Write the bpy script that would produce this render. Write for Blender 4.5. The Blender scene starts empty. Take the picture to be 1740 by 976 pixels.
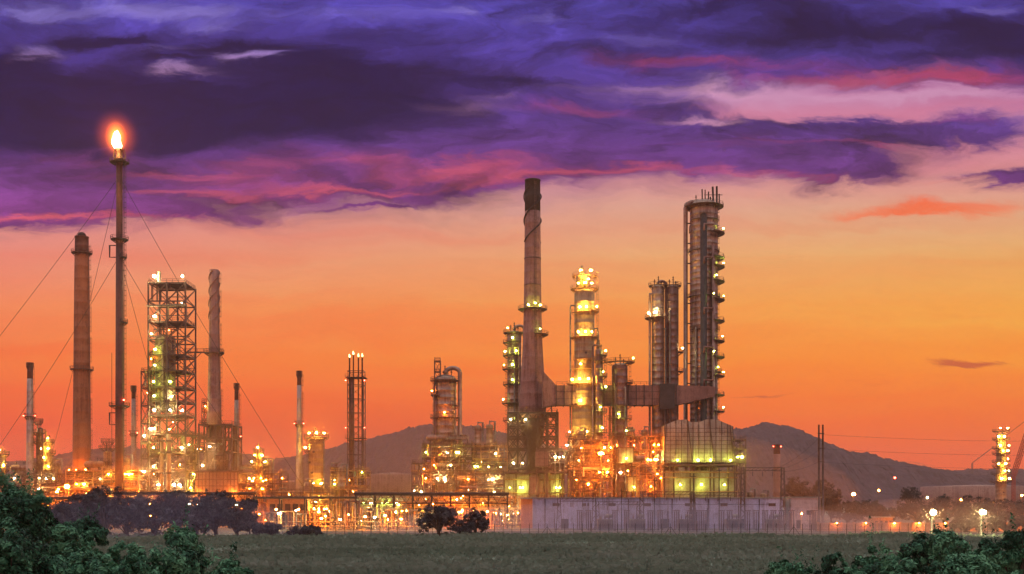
import bpy, math, random
from mathutils import Vector, Matrix, noise
random.seed(7)
PI = math.pi
sc = bpy.context.scene
COL = sc.collection
# ------------------------------------------------------------------ camera
H = 8.0          # eye height above the field
F = 1866.0       # focal length in photo pixels (photo 1740 wide)
HY = 855.0       # horizon row
cam_d = bpy.data.cameras.new('camera'); cam = bpy.data.objects.new('camera', cam_d); COL.objects.link(cam)
cam.location = (0, 0, H); cam.rotation_euler = (PI/2, 0, 0)
cam_d.sensor_width = 36; cam_d.lens = 36*F/1740
cam_d.shift_y = (HY-488)/1740
cam_d.clip_start = 0.5; cam_d.clip_end = 20000
sc.camera = cam
sc.view_settings.view_transform = 'Standard'; sc.view_settings.look = 'None'
sc.view_settings.exposure = 0; sc.view_settings.gamma = 1
cy = sc.cycles
cy.use_denoising = True
cy.max_bounces = 5; cy.diffuse_bounces = 2; cy.glossy_bounces = 2; cy.transparent_max_bounces = 8; cy.volume_bounces = 1
cy.sample_clamp_indirect = 3.0; cy.sample_clamp_direct = 0
cy.use_light_tree = True

def s2l(c):
    return tuple(((v/255)/12.92 if v/255 <= 0.04045 else ((v/255+0.055)/1.055)**2.4) for v in c)

# ------------------------------------------------------------------ world: dusk sky with a bank of clouds
world = bpy.data.worlds.new("World"); sc.world = world; world.use_nodes = True
class NT:
    def __init__(s, tree): s.t = tree; s.n = tree.nodes; s.l = tree.links
    def new(s, kind, **kw):
        n = s.n.new(kind)
        for k, v in kw.items(): setattr(n, k, v)
        return n
    def put(s, sock, v):
        if isinstance(v, bpy.types.NodeSocket): s.l.new(v, sock)
        else: sock.default_value = v
    def m(s, op, a, b=None, c=None, clamp=False):
        n = s.new('ShaderNodeMath', operation=op, use_clamp=clamp)
        for i, v in enumerate((a, b, c)):
            if v is not None: s.put(n.inputs[i], v)
        return n.outputs[0]
    def vm(s, op, a, b=None, c=None):
        n = s.new('ShaderNodeVectorMath', operation=op)
        for i, v in enumerate((a, b, c)):
            if v is not None: s.put(n.inputs[i], v)
        return n.outputs['Value'] if op in ('DOT_PRODUCT', 'LENGTH') else n.outputs[0]
    def mix(s, f, a, b, blend='MIX'):
        n = s.new('ShaderNodeMix', data_type='RGBA', blend_type=blend)
        s.put(n.inputs[0], f)
        for i, v in ((6, a), (7, b)):
            if isinstance(v, tuple) and len(v) == 3: v = v+(1,)
            s.put(n.inputs[i], v)
        return n.outputs[2]
    def ramp(s, f, stops, interp='LINEAR'):
        n = s.new('ShaderNodeValToRGB'); r = n.color_ramp; r.interpolation = interp
        while len(r.elements) > 1: r.elements.remove(r.elements[0])
        for i, (p, c) in enumerate(stops):
            e = r.elements[0] if i == 0 else r.elements.new(p)
            e.position = p; e.color = tuple(c)+(1,) if len(c) == 3 else c
        s.put(n.inputs[0], f); return n.outputs[0]
    def sm(s, v, a, b):
        n = s.new('ShaderNodeMapRange', interpolation_type='SMOOTHSTEP')
        s.put(n.inputs[0], v); n.inputs[1].default_value = a; n.inputs[2].default_value = b
        return n.outputs[0]
    def noise(s, vec, scale, detail=5, rough=0.55, dist=0.0):
        n = s.new('ShaderNodeTexNoise'); s.put(n.inputs['Vector'], vec)
        n.inputs['Scale'].default_value = scale; n.inputs['Detail'].default_value = detail
        n.inputs['Roughness'].default_value = rough; n.inputs['Distortion'].default_value = dist
        return n
def build_world():
    w = NT(world.node_tree); w.n.clear()
    tc = w.new('ShaderNodeTexCoord').outputs['Generated']
    sep = w.new('ShaderNodeSeparateXYZ'); w.put(sep.inputs[0], tc)
    x, y, z = sep.outputs
    ay = w.m('MAXIMUM', w.m('ABSOLUTE', y), 0.12)
    u = w.m('DIVIDE', x, ay); v = w.m('DIVIDE', z, ay)
    cmb = w.new('ShaderNodeCombineXYZ'); w.put(cmb.inputs[0], u); w.put(cmb.inputs[1], v)
    p = cmb.outputs[0]
    # warp: streaky, stretched sideways
    n1 = w.noise(w.vm('MULTIPLY', p, (3.4, 12.0, 1)), 1.0, 6, 0.58, 0.5)
    wv = w.vm('MULTIPLY', w.vm('SUBTRACT', n1.outputs['Color'], (0.5, 0.5, 0.5)), (0.20, 0.060, 0))
    q = w.vm('ADD', p, wv)
    n1b = w.noise(w.vm('MULTIPLY', q, (13.0, 36.0, 1)), 1.0, 6, 0.65, 0.4)
    q = w.vm('ADD', q, w.vm('MULTIPLY', w.vm('SUBTRACT', n1b.outputs['Color'], (0.5, 0.5, 0.5)), (0.075, 0.030, 0)))
    def field(blobs, amp, nsc, off, lo, hi, amp2=0.0):
        acc = None
        for (px, py, rx, ry, wt) in blobs:
            a, b = (px-870)/F, (HY-py)/F; sx, sy = F/rx/1.15, F/ry/1.15
            d = w.vm('MULTIPLY_ADD', q, (sx, sy, 0), (-a*sx, -b*sy, 0))
            e = w.m('POWER', 0.3679, w.vm('DOT_PRODUCT', d, d))
            acc = w.m('MULTIPLY', e, wt) if acc is None else w.m('MULTIPLY_ADD', e, wt, acc)
        n = w.noise(w.vm('MULTIPLY_ADD', q, nsc, off), 1.0, 8, 0.6, 0.35).outputs[0]
        n = w.m('MULTIPLY', w.m('SUBTRACT', n, 0.5), amp)
        k = w.m('MINIMUM', w.m('MULTIPLY', w.m('MAXIMUM', acc, 0), 2.2), 1.0)   # noise only bites where there is cloud
        return w.sm(w.m('MULTIPLY_ADD', n, k, acc), lo, hi)
    # clear sky behind the clouds
    def st(py, c): return (min(1, max(0, (HY-py)/F/0.6)), s2l(c))
    base = w.ramp(w.m('DIVIDE', v, 0.6), [st(860, (255, 78, 26)), st(770, (255, 88, 28)), st(700, (255, 106, 34)), st(610, (255, 136, 50)),
        st(520, (249, 152, 78)), st(440, (238, 156, 108)), st(360, (226, 160, 140)), st(290, (220, 142, 150)), st(190, (205, 130, 165)),
        st(90, (140, 100, 170)), st(0, (105, 92, 175)), (1.0, s2l((95, 90, 150)))])
    # the sunset side lies to the right of the frame: yellower there, redder to the left
    g = w.new('ShaderNodeCombineXYZ'); g.inputs[0].default_value = 1
    uu = w.m('MULTIPLY', w.m('MAXIMUM', w.m('MINIMUM', u, 0.55), -0.55), w.m('SUBTRACT', 1, w.sm(v, 0.2, 0.34)))
    w.put(g.inputs[1], w.m('MULTIPLY_ADD', uu, 0.50, 1.0)); w.put(g.inputs[2], w.m('MULTIPLY_ADD', uu, -0.45, 1.0))
    base = w.vm('MULTIPLY', base, g.outputs[0])
    # long soft streaks in the clear part
    n4 = w.noise(w.vm('MULTIPLY', q, (1.8, 34.0, 1)), 1.0, 5, 0.55, 0.3).outputs[0]
    strk = w.m('MULTIPLY_ADD', w.m('SUBTRACT', n4, 0.5), 0.75, 1.0)
    cs = w.new('ShaderNodeCombineXYZ'); cs.inputs[0].default_value = 1; w.put(cs.inputs[1], strk); w.put(cs.inputs[2], strk)
    base = w.vm('MULTIPLY', base, cs.outputs[0])
    n5 = w.noise(w.vm('MULTIPLY', q, (10.0, 30.0, 1)), 1.0, 8, 0.66, 0.5).outputs[0]
    n6 = w.noise(w.vm('MULTIPLY', q, (2.4, 9.0, 1)), 1.0, 4, 0.5, 0.3).outputs[0]
    V = field([(300, 150, 900, 150, 1.25), (50, 240, 500, 70, .9), (600, 235, 420, 60, .8), (1250, 40, 700, 70, 1.2), (1180, 258, 250, 34, .95), (1400, 288, 110, 17, .85), (1000, 225, 200, 45, .75),
        (1230, 222, 90, 18, .6), (1490, 214, 160, 17, .8), (1670, 222, 120, 16, .5), (960, 148, 190, 40, .8), (200, 357, 170, 9, .9), (20, 335, 130, 30, .8), (40, 375, 70, 8, .5), (1735, 300, 50, 12, .8), (640, 341, 70, 4.5, .4),
        (350, 295, 330, 20, .55), (1450, 165, 60, 8, .35), (1950, 80, 300, 80, .9), (-200, 330, 200, 50, .9), (880, 285, 120, 16, .5), (1300, 172, 240, 34, -.75), (1600, 165, 200, 16, -.5), (1120, 195, 110, 14, -.35), (1560, 110, 150, 14, -.25)], 1.0, (7.5, 24, 1), (0, 0, 0), .10, .78)
    Pk = field([(1200, 104, 170, 12, .7), (1420, 128, 200, 11, 1.0), (1620, 126, 120, 24, .85), (1560, 190, 150, 7, .35), (760, 290, 150, 9, .9), (560, 312, 150, 7, 1.0), (350, 325, 150, 7, .9), (250, 296, 90, 7, .6), (640, 272, 90, 7, .5), (430, 275, 70, 8, .45), (900, 306, 110, 9, .8), (980, 188, 120, 12, .6), (1060, 302, 150, 6, .8), (1200, 262, 110, 6, .45),
        (420, 296, 90, 14, .6), (1440, 248, 180, 7, .7), (60, 366, 90, 6, .8), (1320, 303, 130, 5, .7), (800, 280, 90, 10, .55), (220, 366, 170, 4, .5), (560, 260, 130, 16, .35), (1280, 232, 40, 8, .3), (1640, 205, 90, 7, .4), (150, 262, 150, 18, .3)], 1.9, (8.5, 32, 1), (3.3, 7.1, 0), .05, 1.45)
    Dk = field([(190, 60, 105, 12, 1.25), (395, 81, 85, 8, 1.0), (285, 99, 50, 4, .4), (60, 155, 230, 62, 1.25), (560, 120, 190, 60, 1.05), (330, 200, 280, 46, 1.1), (150, 230, 150, 20, .5), (740, 165, 140, 36, .55), (1400, 52, 210, 30, 1.1), (1710, 62, 110, 34, 1.0), (1240, 12, 150, 16, .8), (930, 143, 80, 11, .8),
        (20, 90, 60, 16, .6), (1390, 289, 90, 7, .55), (1170, 268, 120, 10, .4), (1185, 222, 60, 9, .4), (1480, 208, 90, 7, .35), (640, 215, 160, 22, .45), (120, 350, 90, 5, .3), (1980, 60, 200, 70, 1.0), (-220, 170, 200, 90, .9), (1000, 40, 90, 16, .35), (1560, 92, 90, 8, .5)], 1.3, (8.0, 22, 1), (9.7, 2.2, 0), .10, 1.15)
    Lt = field([(300, 16, 140, 13, 1.1), (40, 12, 90, 12, 1.0), (385, 42, 60, 10, .8), (50, 76, 42, 12, 1.0), (285, 117, 60, 8, .8), (435, 97, 55, 9, 1.0), (275, 79, 55, 7, .5), (730, 22, 40, 9, .8), (880, 30, 60, 10, .5), (1260, 152, 210, 18, 1.0), (1190, 205, 90, 7, .8), (1560, 160, 170, 9, .85), (1350, 180, 120, 10, .6), (1075, 70, 60, 10, .5),
        (800, 190, 90, 12, .35), (600, 30, 120, 14, .4), (1680, 12, 60, 7, .7), (860, 170, 60, 8, .35)], 1.3, (8.0, 26, 1), (1.2, 5.5, 0), .06, 1.45)
    Or = field([(1650, 346, 140, 11, 1.0), (1560, 352, 130, 5, .5), (1700, 300, 90, 6, .4), (1500, 530, 260, 8, .4), (1250, 430, 260, 7, .25), (1500, 480, 240, 6, .3), (1350, 590, 260, 6, .25)], 1.6, (4.5, 34, 1), (2.2, 3.3, 0), .05, 1.5)
    Br = field([(1628, 617, 72, 7, 1.3), (1270, 669, 60, 3, .8), (1530, 786, 55, 3, .7), (20, 718, 80, 4, .45), (1440, 648, 60, 3, .4)], .6, (4.2, 30, 1), (5.2, 1.3, 0), .25, 1.0)
    body = w.ramp(v, [(0.26, s2l((112, 48, 112))), (0.31, s2l((92, 48, 118))), (0.35, s2l((78, 50, 128))), (0.40, s2l((64, 48, 132))), (0.46, s2l((66, 58, 150)))])
    tex = w.m('MAXIMUM', w.m('MULTIPLY_ADD', w.m('SUBTRACT', n5, 0.5), 3.0, w.m('MULTIPLY_ADD', w.m('SUBTRACT', n6, 0.5), 2.2, 1.0)), 0.4)
    sc_ = w.new('ShaderNodeVectorMath', operation='SCALE'); w.put(sc_.inputs[0], body); w.put(sc_.inputs['Scale'], tex); body = sc_.outputs[0]
    pink = w.ramp(v, [(0.27, s2l((222, 92, 104))), (0.33, s2l((188, 74, 112))), (0.42, s2l((190, 62, 84)))])
    lilac = w.ramp(v, [(0.34, s2l((214, 150, 180))), (0.385, s2l((204, 150, 188))), (0.42, s2l((128, 112, 196))), (0.46, s2l((130, 118, 200)))])
    sky = w.mix(w.m('MULTIPLY', Or, 0.8), base, s2l((250, 96, 42)))
    sky = w.mix(w.m('MULTIPLY', Br, 0.85), sky, s2l((196, 78, 48)))
    sky = w.mix(V, sky, body)
    sky = w.mix(w.m('MULTIPLY', Pk, 0.76), sky, pink)
    sky = w.mix(w.m('MULTIPLY', Dk, 0.97), sky, s2l((14, 10, 66)))
    sky = w.mix(w.m('MULTIPLY', Lt, 0.95), sky, lilac)
    # fine broken texture over the whole cloud bank
    n7 = w.noise(w.vm('MULTIPLY', q, (22.0, 60.0, 1)), 1.0, 6, 0.68, 0.3).outputs[0]
    kk = w.m('MULTIPLY_ADD', w.m('MULTIPLY', w.m('SUBTRACT', n7, 0.5), w.m('MULTIPLY_ADD', V, 1.1, 0.12)), 1.0, 1.0)
    s7 = w.new('ShaderNodeVectorMath', operation='SCALE'); w.put(s7.inputs[0], sky); w.put(s7.inputs['Scale'], kk); sky = s7.outputs[0]
    # what the camera never shows: the sky overhead and behind, brightened to light fronts and field
    back = w.ramp(z, [(0.0, (1.0, 0.42, 0.27)), (0.25, (0.70, 0.37, 0.34)), (0.5, (0.52, 0.48, 0.56)), (1.0, (1.0, 1.08, 1.06))])
    k1 = w.sm(v, 0.50, 0.9); k2 = w.sm(y, 0.35, -0.15)
    k = w.m('MAXIMUM', k1, k2)
    sky = w.mix(k, sky, back)
    nis = w.new('ShaderNodeTexSky', sky_type='NISHITA'); nis.sun_disc = False
    nis.sun_elevation = math.radians(2.5); nis.sun_rotation = math.radians(18)
    bg = w.new('ShaderNodeBackground'); w.put(bg.inputs[0], sky); bg.inputs[1].default_value = 1.0
    bg2 = w.new('ShaderNodeBackground'); w.put(bg2.inputs[0], nis.outputs[0]); bg2.inputs[1].default_value = 0.0008
    add = w.new('ShaderNodeAddShader'); w.l.new(bg.outputs[0], add.inputs[0]); w.l.new(bg2.outputs[0], add.inputs[1])
    out = w.new('ShaderNodeOutputWorld'); w.l.new(add.outputs[0], out.inputs[0])
    world.cycles.sampling_method = 'MANUAL'; world.cycles.sample_map_resolution = 512
build_world()
sd = bpy.data.lights.new('rim_sun', 'SUN'); sd.energy = 0.35; sd.angle = math.radians(8); sd.color = (1, 0.55, 0.3)  # sun has already set; low warm lamp added for a soft rim
rim_sun = bpy.data.objects.new('rim_sun', sd); COL.objects.link(rim_sun)
_e, _r = math.radians(6), math.radians(18)
rim_sun.rotation_euler = Vector((math.sin(_r)*math.cos(_e), math.cos(_r)*math.cos(_e), math.sin(_e))).to_track_quat('Z', 'Y').to_euler()

# ------------------------------------------------------------------ materials
def mat(name, c1, c2=None, rough=0.6, metal=0.0, scale=0.35, streak=0.0, bump=0.0, fine=3.0, spec=0.5):
    m = bpy.data.materials.new(name); m.use_nodes = True
    t = NT(m.node_tree); b = t.n['Principled BSDF']
    c2 = c2 or tuple(v*0.6 for v in c1)
    pos = t.new('ShaderNodeNewGeometry').outputs['Position']
    vec = t.vm('MULTIPLY', pos, (1, 1, 1-streak*0.85))
    n1 = t.noise(vec, scale, 6, 0.65); n2 = t.noise(vec, fine, 4, 0.6)
    f = t.m('ADD', t.m('MULTIPLY', n1.outputs[0], 0.65), t.m('MULTIPLY', n2.outputs[0], 0.35))
    col = t.mix(t.sm(f, 0.36, 0.62), c1, c2)
    if streak > 0.25:
        s1 = t.noise(t.vm('MULTIPLY', pos, (1.0, 1.0, 0.05)), 1.1, 5, 0.7).outputs[0]; s2 = t.noise(t.vm('MULTIPLY', pos, (1, 1, 1.6)), 0.35, 4, 0.7).outputs[0]
        col = t.mix(t.m('MULTIPLY', t.sm(t.m('MULTIPLY_ADD', s1, 0.6, t.m('MULTIPLY', s2, 0.4)), 0.46, 0.66), 0.8), col, tuple(v*k for v, k in zip(c2, (0.55, 0.38, 0.32))))
    t.put(b.inputs['Base Color'], col)
    t.put(b.inputs['Roughness'], t.m('MULTIPLY_ADD', n2.outputs[0], 0.35, rough-0.17, clamp=True))
    b.inputs['Metallic'].default_value = metal; b.inputs['Specular IOR Level'].default_value = spec
    if bump:
        bn = t.new('ShaderNodeBump'); bn.inputs['Strength'].default_value = bump; bn.inputs['Distance'].default_value = 0.15
        t.put(bn.inputs['Height'], n2.outputs[0]); t.l.new(bn.outputs[0], b.inputs['Normal'])
    return m
def emat(name, col, s):
    m = bpy.data.materials.new(name); m.use_nodes = True; t = NT(m.node_tree); t.n.clear()
    e = t.new('ShaderNodeEmission'); e.inputs[0].default_value = tuple(col)+(1,); e.inputs[1].default_value = s
    o = t.new('ShaderNodeOutputMaterial'); t.l.new(e.outputs[0], o.inputs[0]); m.cycles.emission_sampling = 'FRONT'; return m
def leafmat(name, ca, cb, cc, rough=0.6):
    m = bpy.data.materials.new(name); m.use_nodes = True; t = NT(m.node_tree); b = t.n['Principled BSDF']
    g = t.new('ShaderNodeNewGeometry')
    n = t.sm(t.noise(g.outputs['Position'], 0.5, 4).outputs[0], 0.32, 0.68)
    f = t.m('ADD', t.m('MULTIPLY', g.outputs['Random Per Island'], 0.45), t.m('MULTIPLY', n, 0.6))
    t.put(b.inputs['Base Color'], t.ramp(f, [(0.2, ca), (0.5, cb), (0.85, cc)]))
    b.inputs['Roughness'].default_value = rough; b.inputs['Specular IOR Level'].default_value = 0.25
    return m
M = {}
M['steel'] = mat('painted_steel', (0.19, 0.10, 0.085), (0.09, 0.055, 0.05), 0.6, 0.2, 0.3, 0.5)
M['dark'] = mat('dark_steel', (0.055, 0.045, 0.05), (0.03, 0.022, 0.022), 0.6, 0.3, 0.4)
M['galv'] = mat('galvanised_steel', (0.32, 0.28, 0.25), (0.17, 0.14, 0.12), 0.5, 0.4, 0.5, 0.4)
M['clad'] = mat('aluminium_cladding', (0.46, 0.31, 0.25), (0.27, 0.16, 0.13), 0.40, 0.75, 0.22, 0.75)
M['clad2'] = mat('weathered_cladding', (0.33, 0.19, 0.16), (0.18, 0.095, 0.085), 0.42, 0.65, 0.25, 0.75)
M['duct'] = mat('duct_cladding', (0.29, 0.16, 0.14), (0.17, 0.09, 0.08), 0.55, 0.4, 0.12, 0.6)
M['boiler'] = mat('boiler_casing', (0.52, 0.41, 0.34), (0.36, 0.26, 0.21), 0.6, 0.2, 0.2, 0.5)
M['cream'] = mat('cream_paint', (0.50, 0.36, 0.21), (0.32, 0.2, 0.12), 0.55, 0.1, 0.3, 0.6)
M['conc'] = mat('stack_concrete', (0.37, 0.20, 0.175), (0.26, 0.13, 0.115), 0.85, 0, 0.12, 0.6)
M['redbrown'] = mat('red_brown_stack_paint', (0.36, 0.13, 0.06), (0.26, 0.09, 0.045), 0.75, 0, 0.12, 0.75)
M['redtop'] = mat('sooty_stack_top', (0.16, 0.055, 0.045), (0.09, 0.035, 0.03), 0.8, 0, 0.25, 0.7)
M['black'] = mat('soot_black', (0.045, 0.028, 0.028), (0.025, 0.016, 0.018), 0.8, 0, 0.3, 0.6)
M['pale'] = mat('pale_stack_paint', (0.50, 0.42, 0.42), (0.36, 0.28, 0.28), 0.6, 0.1, 0.3, 0.7)
M['white'] = mat('white_render', (0.56, 0.52, 0.78), (0.34, 0.31, 0.47), 0.8, 0, 0.10, 0.8)
M['pink'] = mat('pinkish_render', (0.66, 0.48, 0.50), (0.5, 0.36, 0.38), 0.8, 0, 0.2, 0.3)
M['orange'] = mat('ochre_paint', (0.55, 0.28, 0.12), (0.38, 0.17, 0.08), 0.6, 0.1, 0.3, 0.5)
M['tank'] = mat('tank_shell', (0.40, 0.22, 0.17), (0.28, 0.15, 0.12), 0.6, 0.1, 0.1, 0.6)
M['porc'] = mat('insulator_glaze', (0.16, 0.09, 0.10), (0.09, 0.05, 0.06), 0.3, 0, 1)
M['crane'] = mat('crane_red', (0.45, 0.07, 0.03), (0.3, 0.05, 0.03), 0.5, 0.1, 0.5)
M['asph'] = mat('asphalt', (0.06, 0.055, 0.055), (0.04, 0.037, 0.037), 0.85, 0, 0.2, 0, 0.3)
M['line'] = mat('road_paint', (0.7, 0.7, 0.66), (0.5, 0.5, 0.46), 0.7, 0, 1.0)
M['yard'] = mat('gravel_yard', (0.13, 0.10, 0.085), (0.08, 0.06, 0.05), 0.9, 0, 0.08, 0, 0.4)
M['kerb'] = mat('kerb_concrete', (0.34, 0.32, 0.3), (0.24, 0.22, 0.21), 0.85, 0, 0.5)
M['hill'] = mat('wooded_hillside', (0.075, 0.050, 0.068), (0.036, 0.026, 0.036), 0.95, 0, 0.03, 0, 1.0, 0.10, 0.1)
M['bark'] = mat('bark', (0.10, 0.07, 0.05), (0.05, 0.035, 0.028), 0.9, 0, 1.5, 0.6, 0.5, 8)
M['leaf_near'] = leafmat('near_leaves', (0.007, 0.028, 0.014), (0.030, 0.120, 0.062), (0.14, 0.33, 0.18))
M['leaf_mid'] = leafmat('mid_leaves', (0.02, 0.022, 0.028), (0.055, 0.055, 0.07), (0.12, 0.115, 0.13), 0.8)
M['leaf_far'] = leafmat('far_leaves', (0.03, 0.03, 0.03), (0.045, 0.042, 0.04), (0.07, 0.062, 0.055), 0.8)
M['eW'] = emat('mercury_lamp_glass', (1.0, 0.96, 0.42), 420)
M['eG'] = emat('green_white_lamp_glass', (0.66, 1.0, 0.12), 300)
M['eS'] = emat('sodium_lamp_glass', (1.0, 0.27, 0.02), 1700)
M['eY'] = emat('yellow_lamp_glass', (1.0, 0.62, 0.08), 700)
M['eR'] = emat('red_beacon_glass', (1.0, 0.06, 0.03), 60)
def grassmat():
    m = bpy.data.materials.new('field_grass'); m.use_nodes = True; t = NT(m.node_tree); b = t.n['Principled BSDF']
    pos = t.new('ShaderNodeNewGeometry').outputs['Position']
    a = t.noise(t.vm('MULTIPLY', pos, (0.3, 1, 1)), 0.05, 5, 0.6).outputs[0]; c = t.noise(pos, 0.9, 5, 0.7).outputs[0]
    f = t.m('ADD', t.m('MULTIPLY', a, 0.6), t.m('MULTIPLY', c, 0.4))
    t.put(b.inputs['Base Color'], t.ramp(f, [(0.3, (0.10, 0.145, 0.10)), (0.5, (0.17, 0.22, 0.165)), (0.68, (0.27, 0.30, 0.25))]))
    b.inputs['Roughness'].default_value = 0.9; b.inputs['Specular IOR Level'].default_value = 0.15
    bn = t.new('ShaderNodeBump'); bn.inputs['Strength'].default_value = 0.8; bn.inputs['Distance'].default_value = 0.5
    t.put(bn.inputs['Height'], c); t.l.new(bn.outputs[0], b.inputs['Normal']); return m
M['grass'] = grassmat()
def flamemat(lo, hi, s):
    m = bpy.data.materials.new('flame'); m.use_nodes = True; t = NT(m.node_tree); t.n.clear()
    pos = t.new('ShaderNodeNewGeometry').outputs['Position']
    n = t.noise(t.vm('MULTIPLY', pos, (1, 1, 0.5)), 0.5, 4).outputs[0]
    e = t.new('ShaderNodeEmission'); t.put(e.inputs[0], t.ramp(n, [(0.35, lo), (0.6, hi)])); e.inputs[1].default_value = s
    o = t.new('ShaderNodeOutputMaterial'); t.l.new(e.outputs[0], o.inputs[0]); return m

# ------------------------------------------------------------------ mesh builder and tags
def X(px, D): return (px-870)/F*D
def Z(py, D): return H+(HY-py)/F*D
def S(n, D): return n/F*D
class MB:
    def __init__(s): s.v = []; s.f = []; s.s = []; s.m = []; s.mi = 0
    def face(s, idx, smooth=False): s.f.append(idx); s.s.append(smooth); s.m.append(s.mi)
    def hexa(s, pts):
        b = len(s.v); s.v += [tuple(p) for p in pts]
        for q in ((0, 3, 2, 1), (4, 5, 6, 7), (0, 1, 5, 4), (1, 2, 6, 5), (2, 3, 7, 6), (3, 0, 4, 7)): s.face([b+i for i in q])
        return s
    def box(s, cx, cy_, cz, sx, sy, sz, rz=0.0):
        c, n = math.cos(rz), math.sin(rz); P = []
        for dz in (-.5, .5):
            for dx, dy in ((-.5, -.5), (.5, -.5), (.5, .5), (-.5, .5)):
                a, b = dx*sx, dy*sy
                P.append((cx+a*c-b*n, cy_+a*n+b*c, cz+dz*sz))
        return s.hexa(P)
    def bar(s, p, q, w, w2=None):
        p, q = Vector(p), Vector(q); d = q-p
        if d.length < 1e-5: return s
        d.normalize(); up = Vector((0, 0, 1)) if abs(d.z) < 0.95 else Vector((0, 1, 0))
        a = d.cross(up).normalized()*w/2; b = a.cross(d).normalized()*(w2 or w)/2
        return s.hexa([p-a-b, p+a-b, p+a+b, p-a+b, q-a-b, q+a-b, q+a+b, q-a+b])
    def tube(s, pts, r, n=8, caps=True):
        pts = [Vector(p) for p in pts]; rs = r if isinstance(r, (list, tuple)) else [r]*len(pts)
        b0 = len(s.v); N = len(pts); prev = None
        for i, p in enumerate(pts):
            d = (pts[min(i+1, N-1)]-pts[max(i-1, 0)]).normalized()
            if prev is None:
                up = Vector((0, 0, 1)) if abs(d.z) < 0.9 else Vector((1, 0, 0)); a = d.cross(up).normalized()
            else: a = (prev-d*prev.dot(d)).normalized()
            prev = a; b = d.cross(a)
            k = 1.0
            if 0 < i < N-1:
                d1 = (pts[i]-pts[i-1]).normalized(); k = 1/max(0.6, d1.dot(d))
            for j in range(n):
                t = 2*PI*j/n; s.v.append(tuple(p+(a*math.cos(t)+b*math.sin(t))*rs[i]*k))
        for i in range(N-1):
            for j in range(n):
                s.face([b0+i*n+j, b0+(i+1)*n+j, b0+(i+1)*n+(j+1) % n, b0+i*n+(j+1) % n][::-1], n > 5)
        if caps: s.face([b0+j for j in range(n)]); s.face([b0+(N-1)*n+j for j in range(n)][::-1])
        return s
    def lathe(s, prof, n=24, cx=0.0, cy_=0.0, axis='z', smooth=True):
        b0 = len(s.v)
        for r, z in prof:
            for j in range(n):
                t = 2*PI*j/n; a, b = r*math.cos(t), r*math.sin(t)
                s.v.append((cx+a, cy_+b, z) if axis == 'z' else (cx+z, cy_+a, b))
        for i in range(len(prof)-1):
            for j in range(n):
                s.face([b0+i*n+j, b0+i*n+(j+1) % n, b0+(i+1)*n+(j+1) % n, b0+(i+1)*n+j], smooth)
        s.face([b0+j for j in range(n)][::-1]); s.face([b0+(len(prof)-1)*n+j for j in range(n)])
        return s
    def sector(s, r0, r1, z, th, a0, a1, cx=0, cy_=0):
        n = max(3, int(abs(a1-a0)/0.3)); b = len(s.v)
        for i in range(n+1):
            t = a0+(a1-a0)*i/n; c, q = math.cos(t), math.sin(t)
            for r, zz in ((r0, z), (r1, z), (r1, z+th), (r0, z+th)): s.v.append((cx+r*c, cy_+r*q, zz))
        for i in range(n):
            for k in range(4): s.face([b+i*4+k, b+i*4+(k+1) % 4, b+(i+1)*4+(k+1) % 4, b+(i+1)*4+k][::-1])
        s.face([b, b+1, b+2, b+3]); s.face([b+n*4+k for k in (3, 2, 1, 0)]); return s
    def rail(s, pts, h=1.1, w=0.09, closed=False, step=2.2):
        P = [Vector(p) for p in pts]+([Vector(pts[0])] if closed else [])
        for a, b in zip(P, P[1:]):
            for hh in (h, h*0.5): s.bar(a+Vector((0, 0, hh)), b+Vector((0, 0, hh)), w)
            k = max(1, round((b-a).length/step))
            for i in range(k): p = a.lerp(b, i/k); s.bar(p, p+Vector((0, 0, h)), w)
        s.bar(P[-1], P[-1]+Vector((0, 0, h)), w); return s
    def ladder(s, x, y, z0, z1, ang, cage=True, w=0.55, bar=0.09):
        nx, ny = math.cos(ang), math.sin(ang); tx, ty = -ny, nx
        for k in (-.5, .5): s.bar((x+tx*w*k, y+ty*w*k, z0), (x+tx*w*k, y+ty*w*k, z1), bar)
        z = z0+0.4
        while z < z1: s.bar((x-tx*w/2, y-ty*w/2, z), (x+tx*w/2, y+ty*w/2, z), 0.06); z += 0.9
        if cage:
            z = z0+2.2
            while z < z1:
                P = [(x+tx*w*.6, y+ty*w*.6, z), (x+tx*w*.6+nx*.7, y+ty*w*.6+ny*.7, z), (x-tx*w*.6+nx*.7, y-ty*w*.6+ny*.7, z), (x-tx*w*.6, y-ty*w*.6, z)]
                for a, b in zip(P, P[1:]): s.bar(a, b, 0.08)
                z += 1.8
            for k in (-.6, .6): s.bar((x+tx*w*k+nx*.7, y+ty*w*k+ny*.7, z0+2), (x+tx*w*k+nx*.7, y+ty*w*k+ny*.7, z1), 0.06)
        return s
    def build(s, name, mats, parent=None, label=None, loc=None):
        me = bpy.data.meshes.new(name); me.from_pydata(s.v, [], s.f)
        if not isinstance(mats, (list, tuple)): mats = [mats]
        for m in mats: me.materials.append(M[m] if isinstance(m, str) else m)
        me.polygons.foreach_set('use_smooth', s.s); me.polygons.foreach_set('material_index', s.m); me.update()
        o = bpy.data.objects.new(name, me); COL.objects.link(o)
        if parent: o.parent = parent
        if loc: o.location = loc
        if label: o['label'] = label
        return o
def tag(o, label=None, cat=None, group=None, kind=None):
    if label: o['label'] = label
    if cat: o['category'] = cat
    if group: o['group'] = group
    if kind: o['kind'] = kind
    return o
LABELS = set()
def T(name, label, cat, px, D, group=None, z=0.0):
    o = bpy.data.objects.new(name, None); COL.objects.link(o); o.empty_display_size = 1
    o.location = (X(px, D), D, z); return tag(o, label, cat, group)
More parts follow.
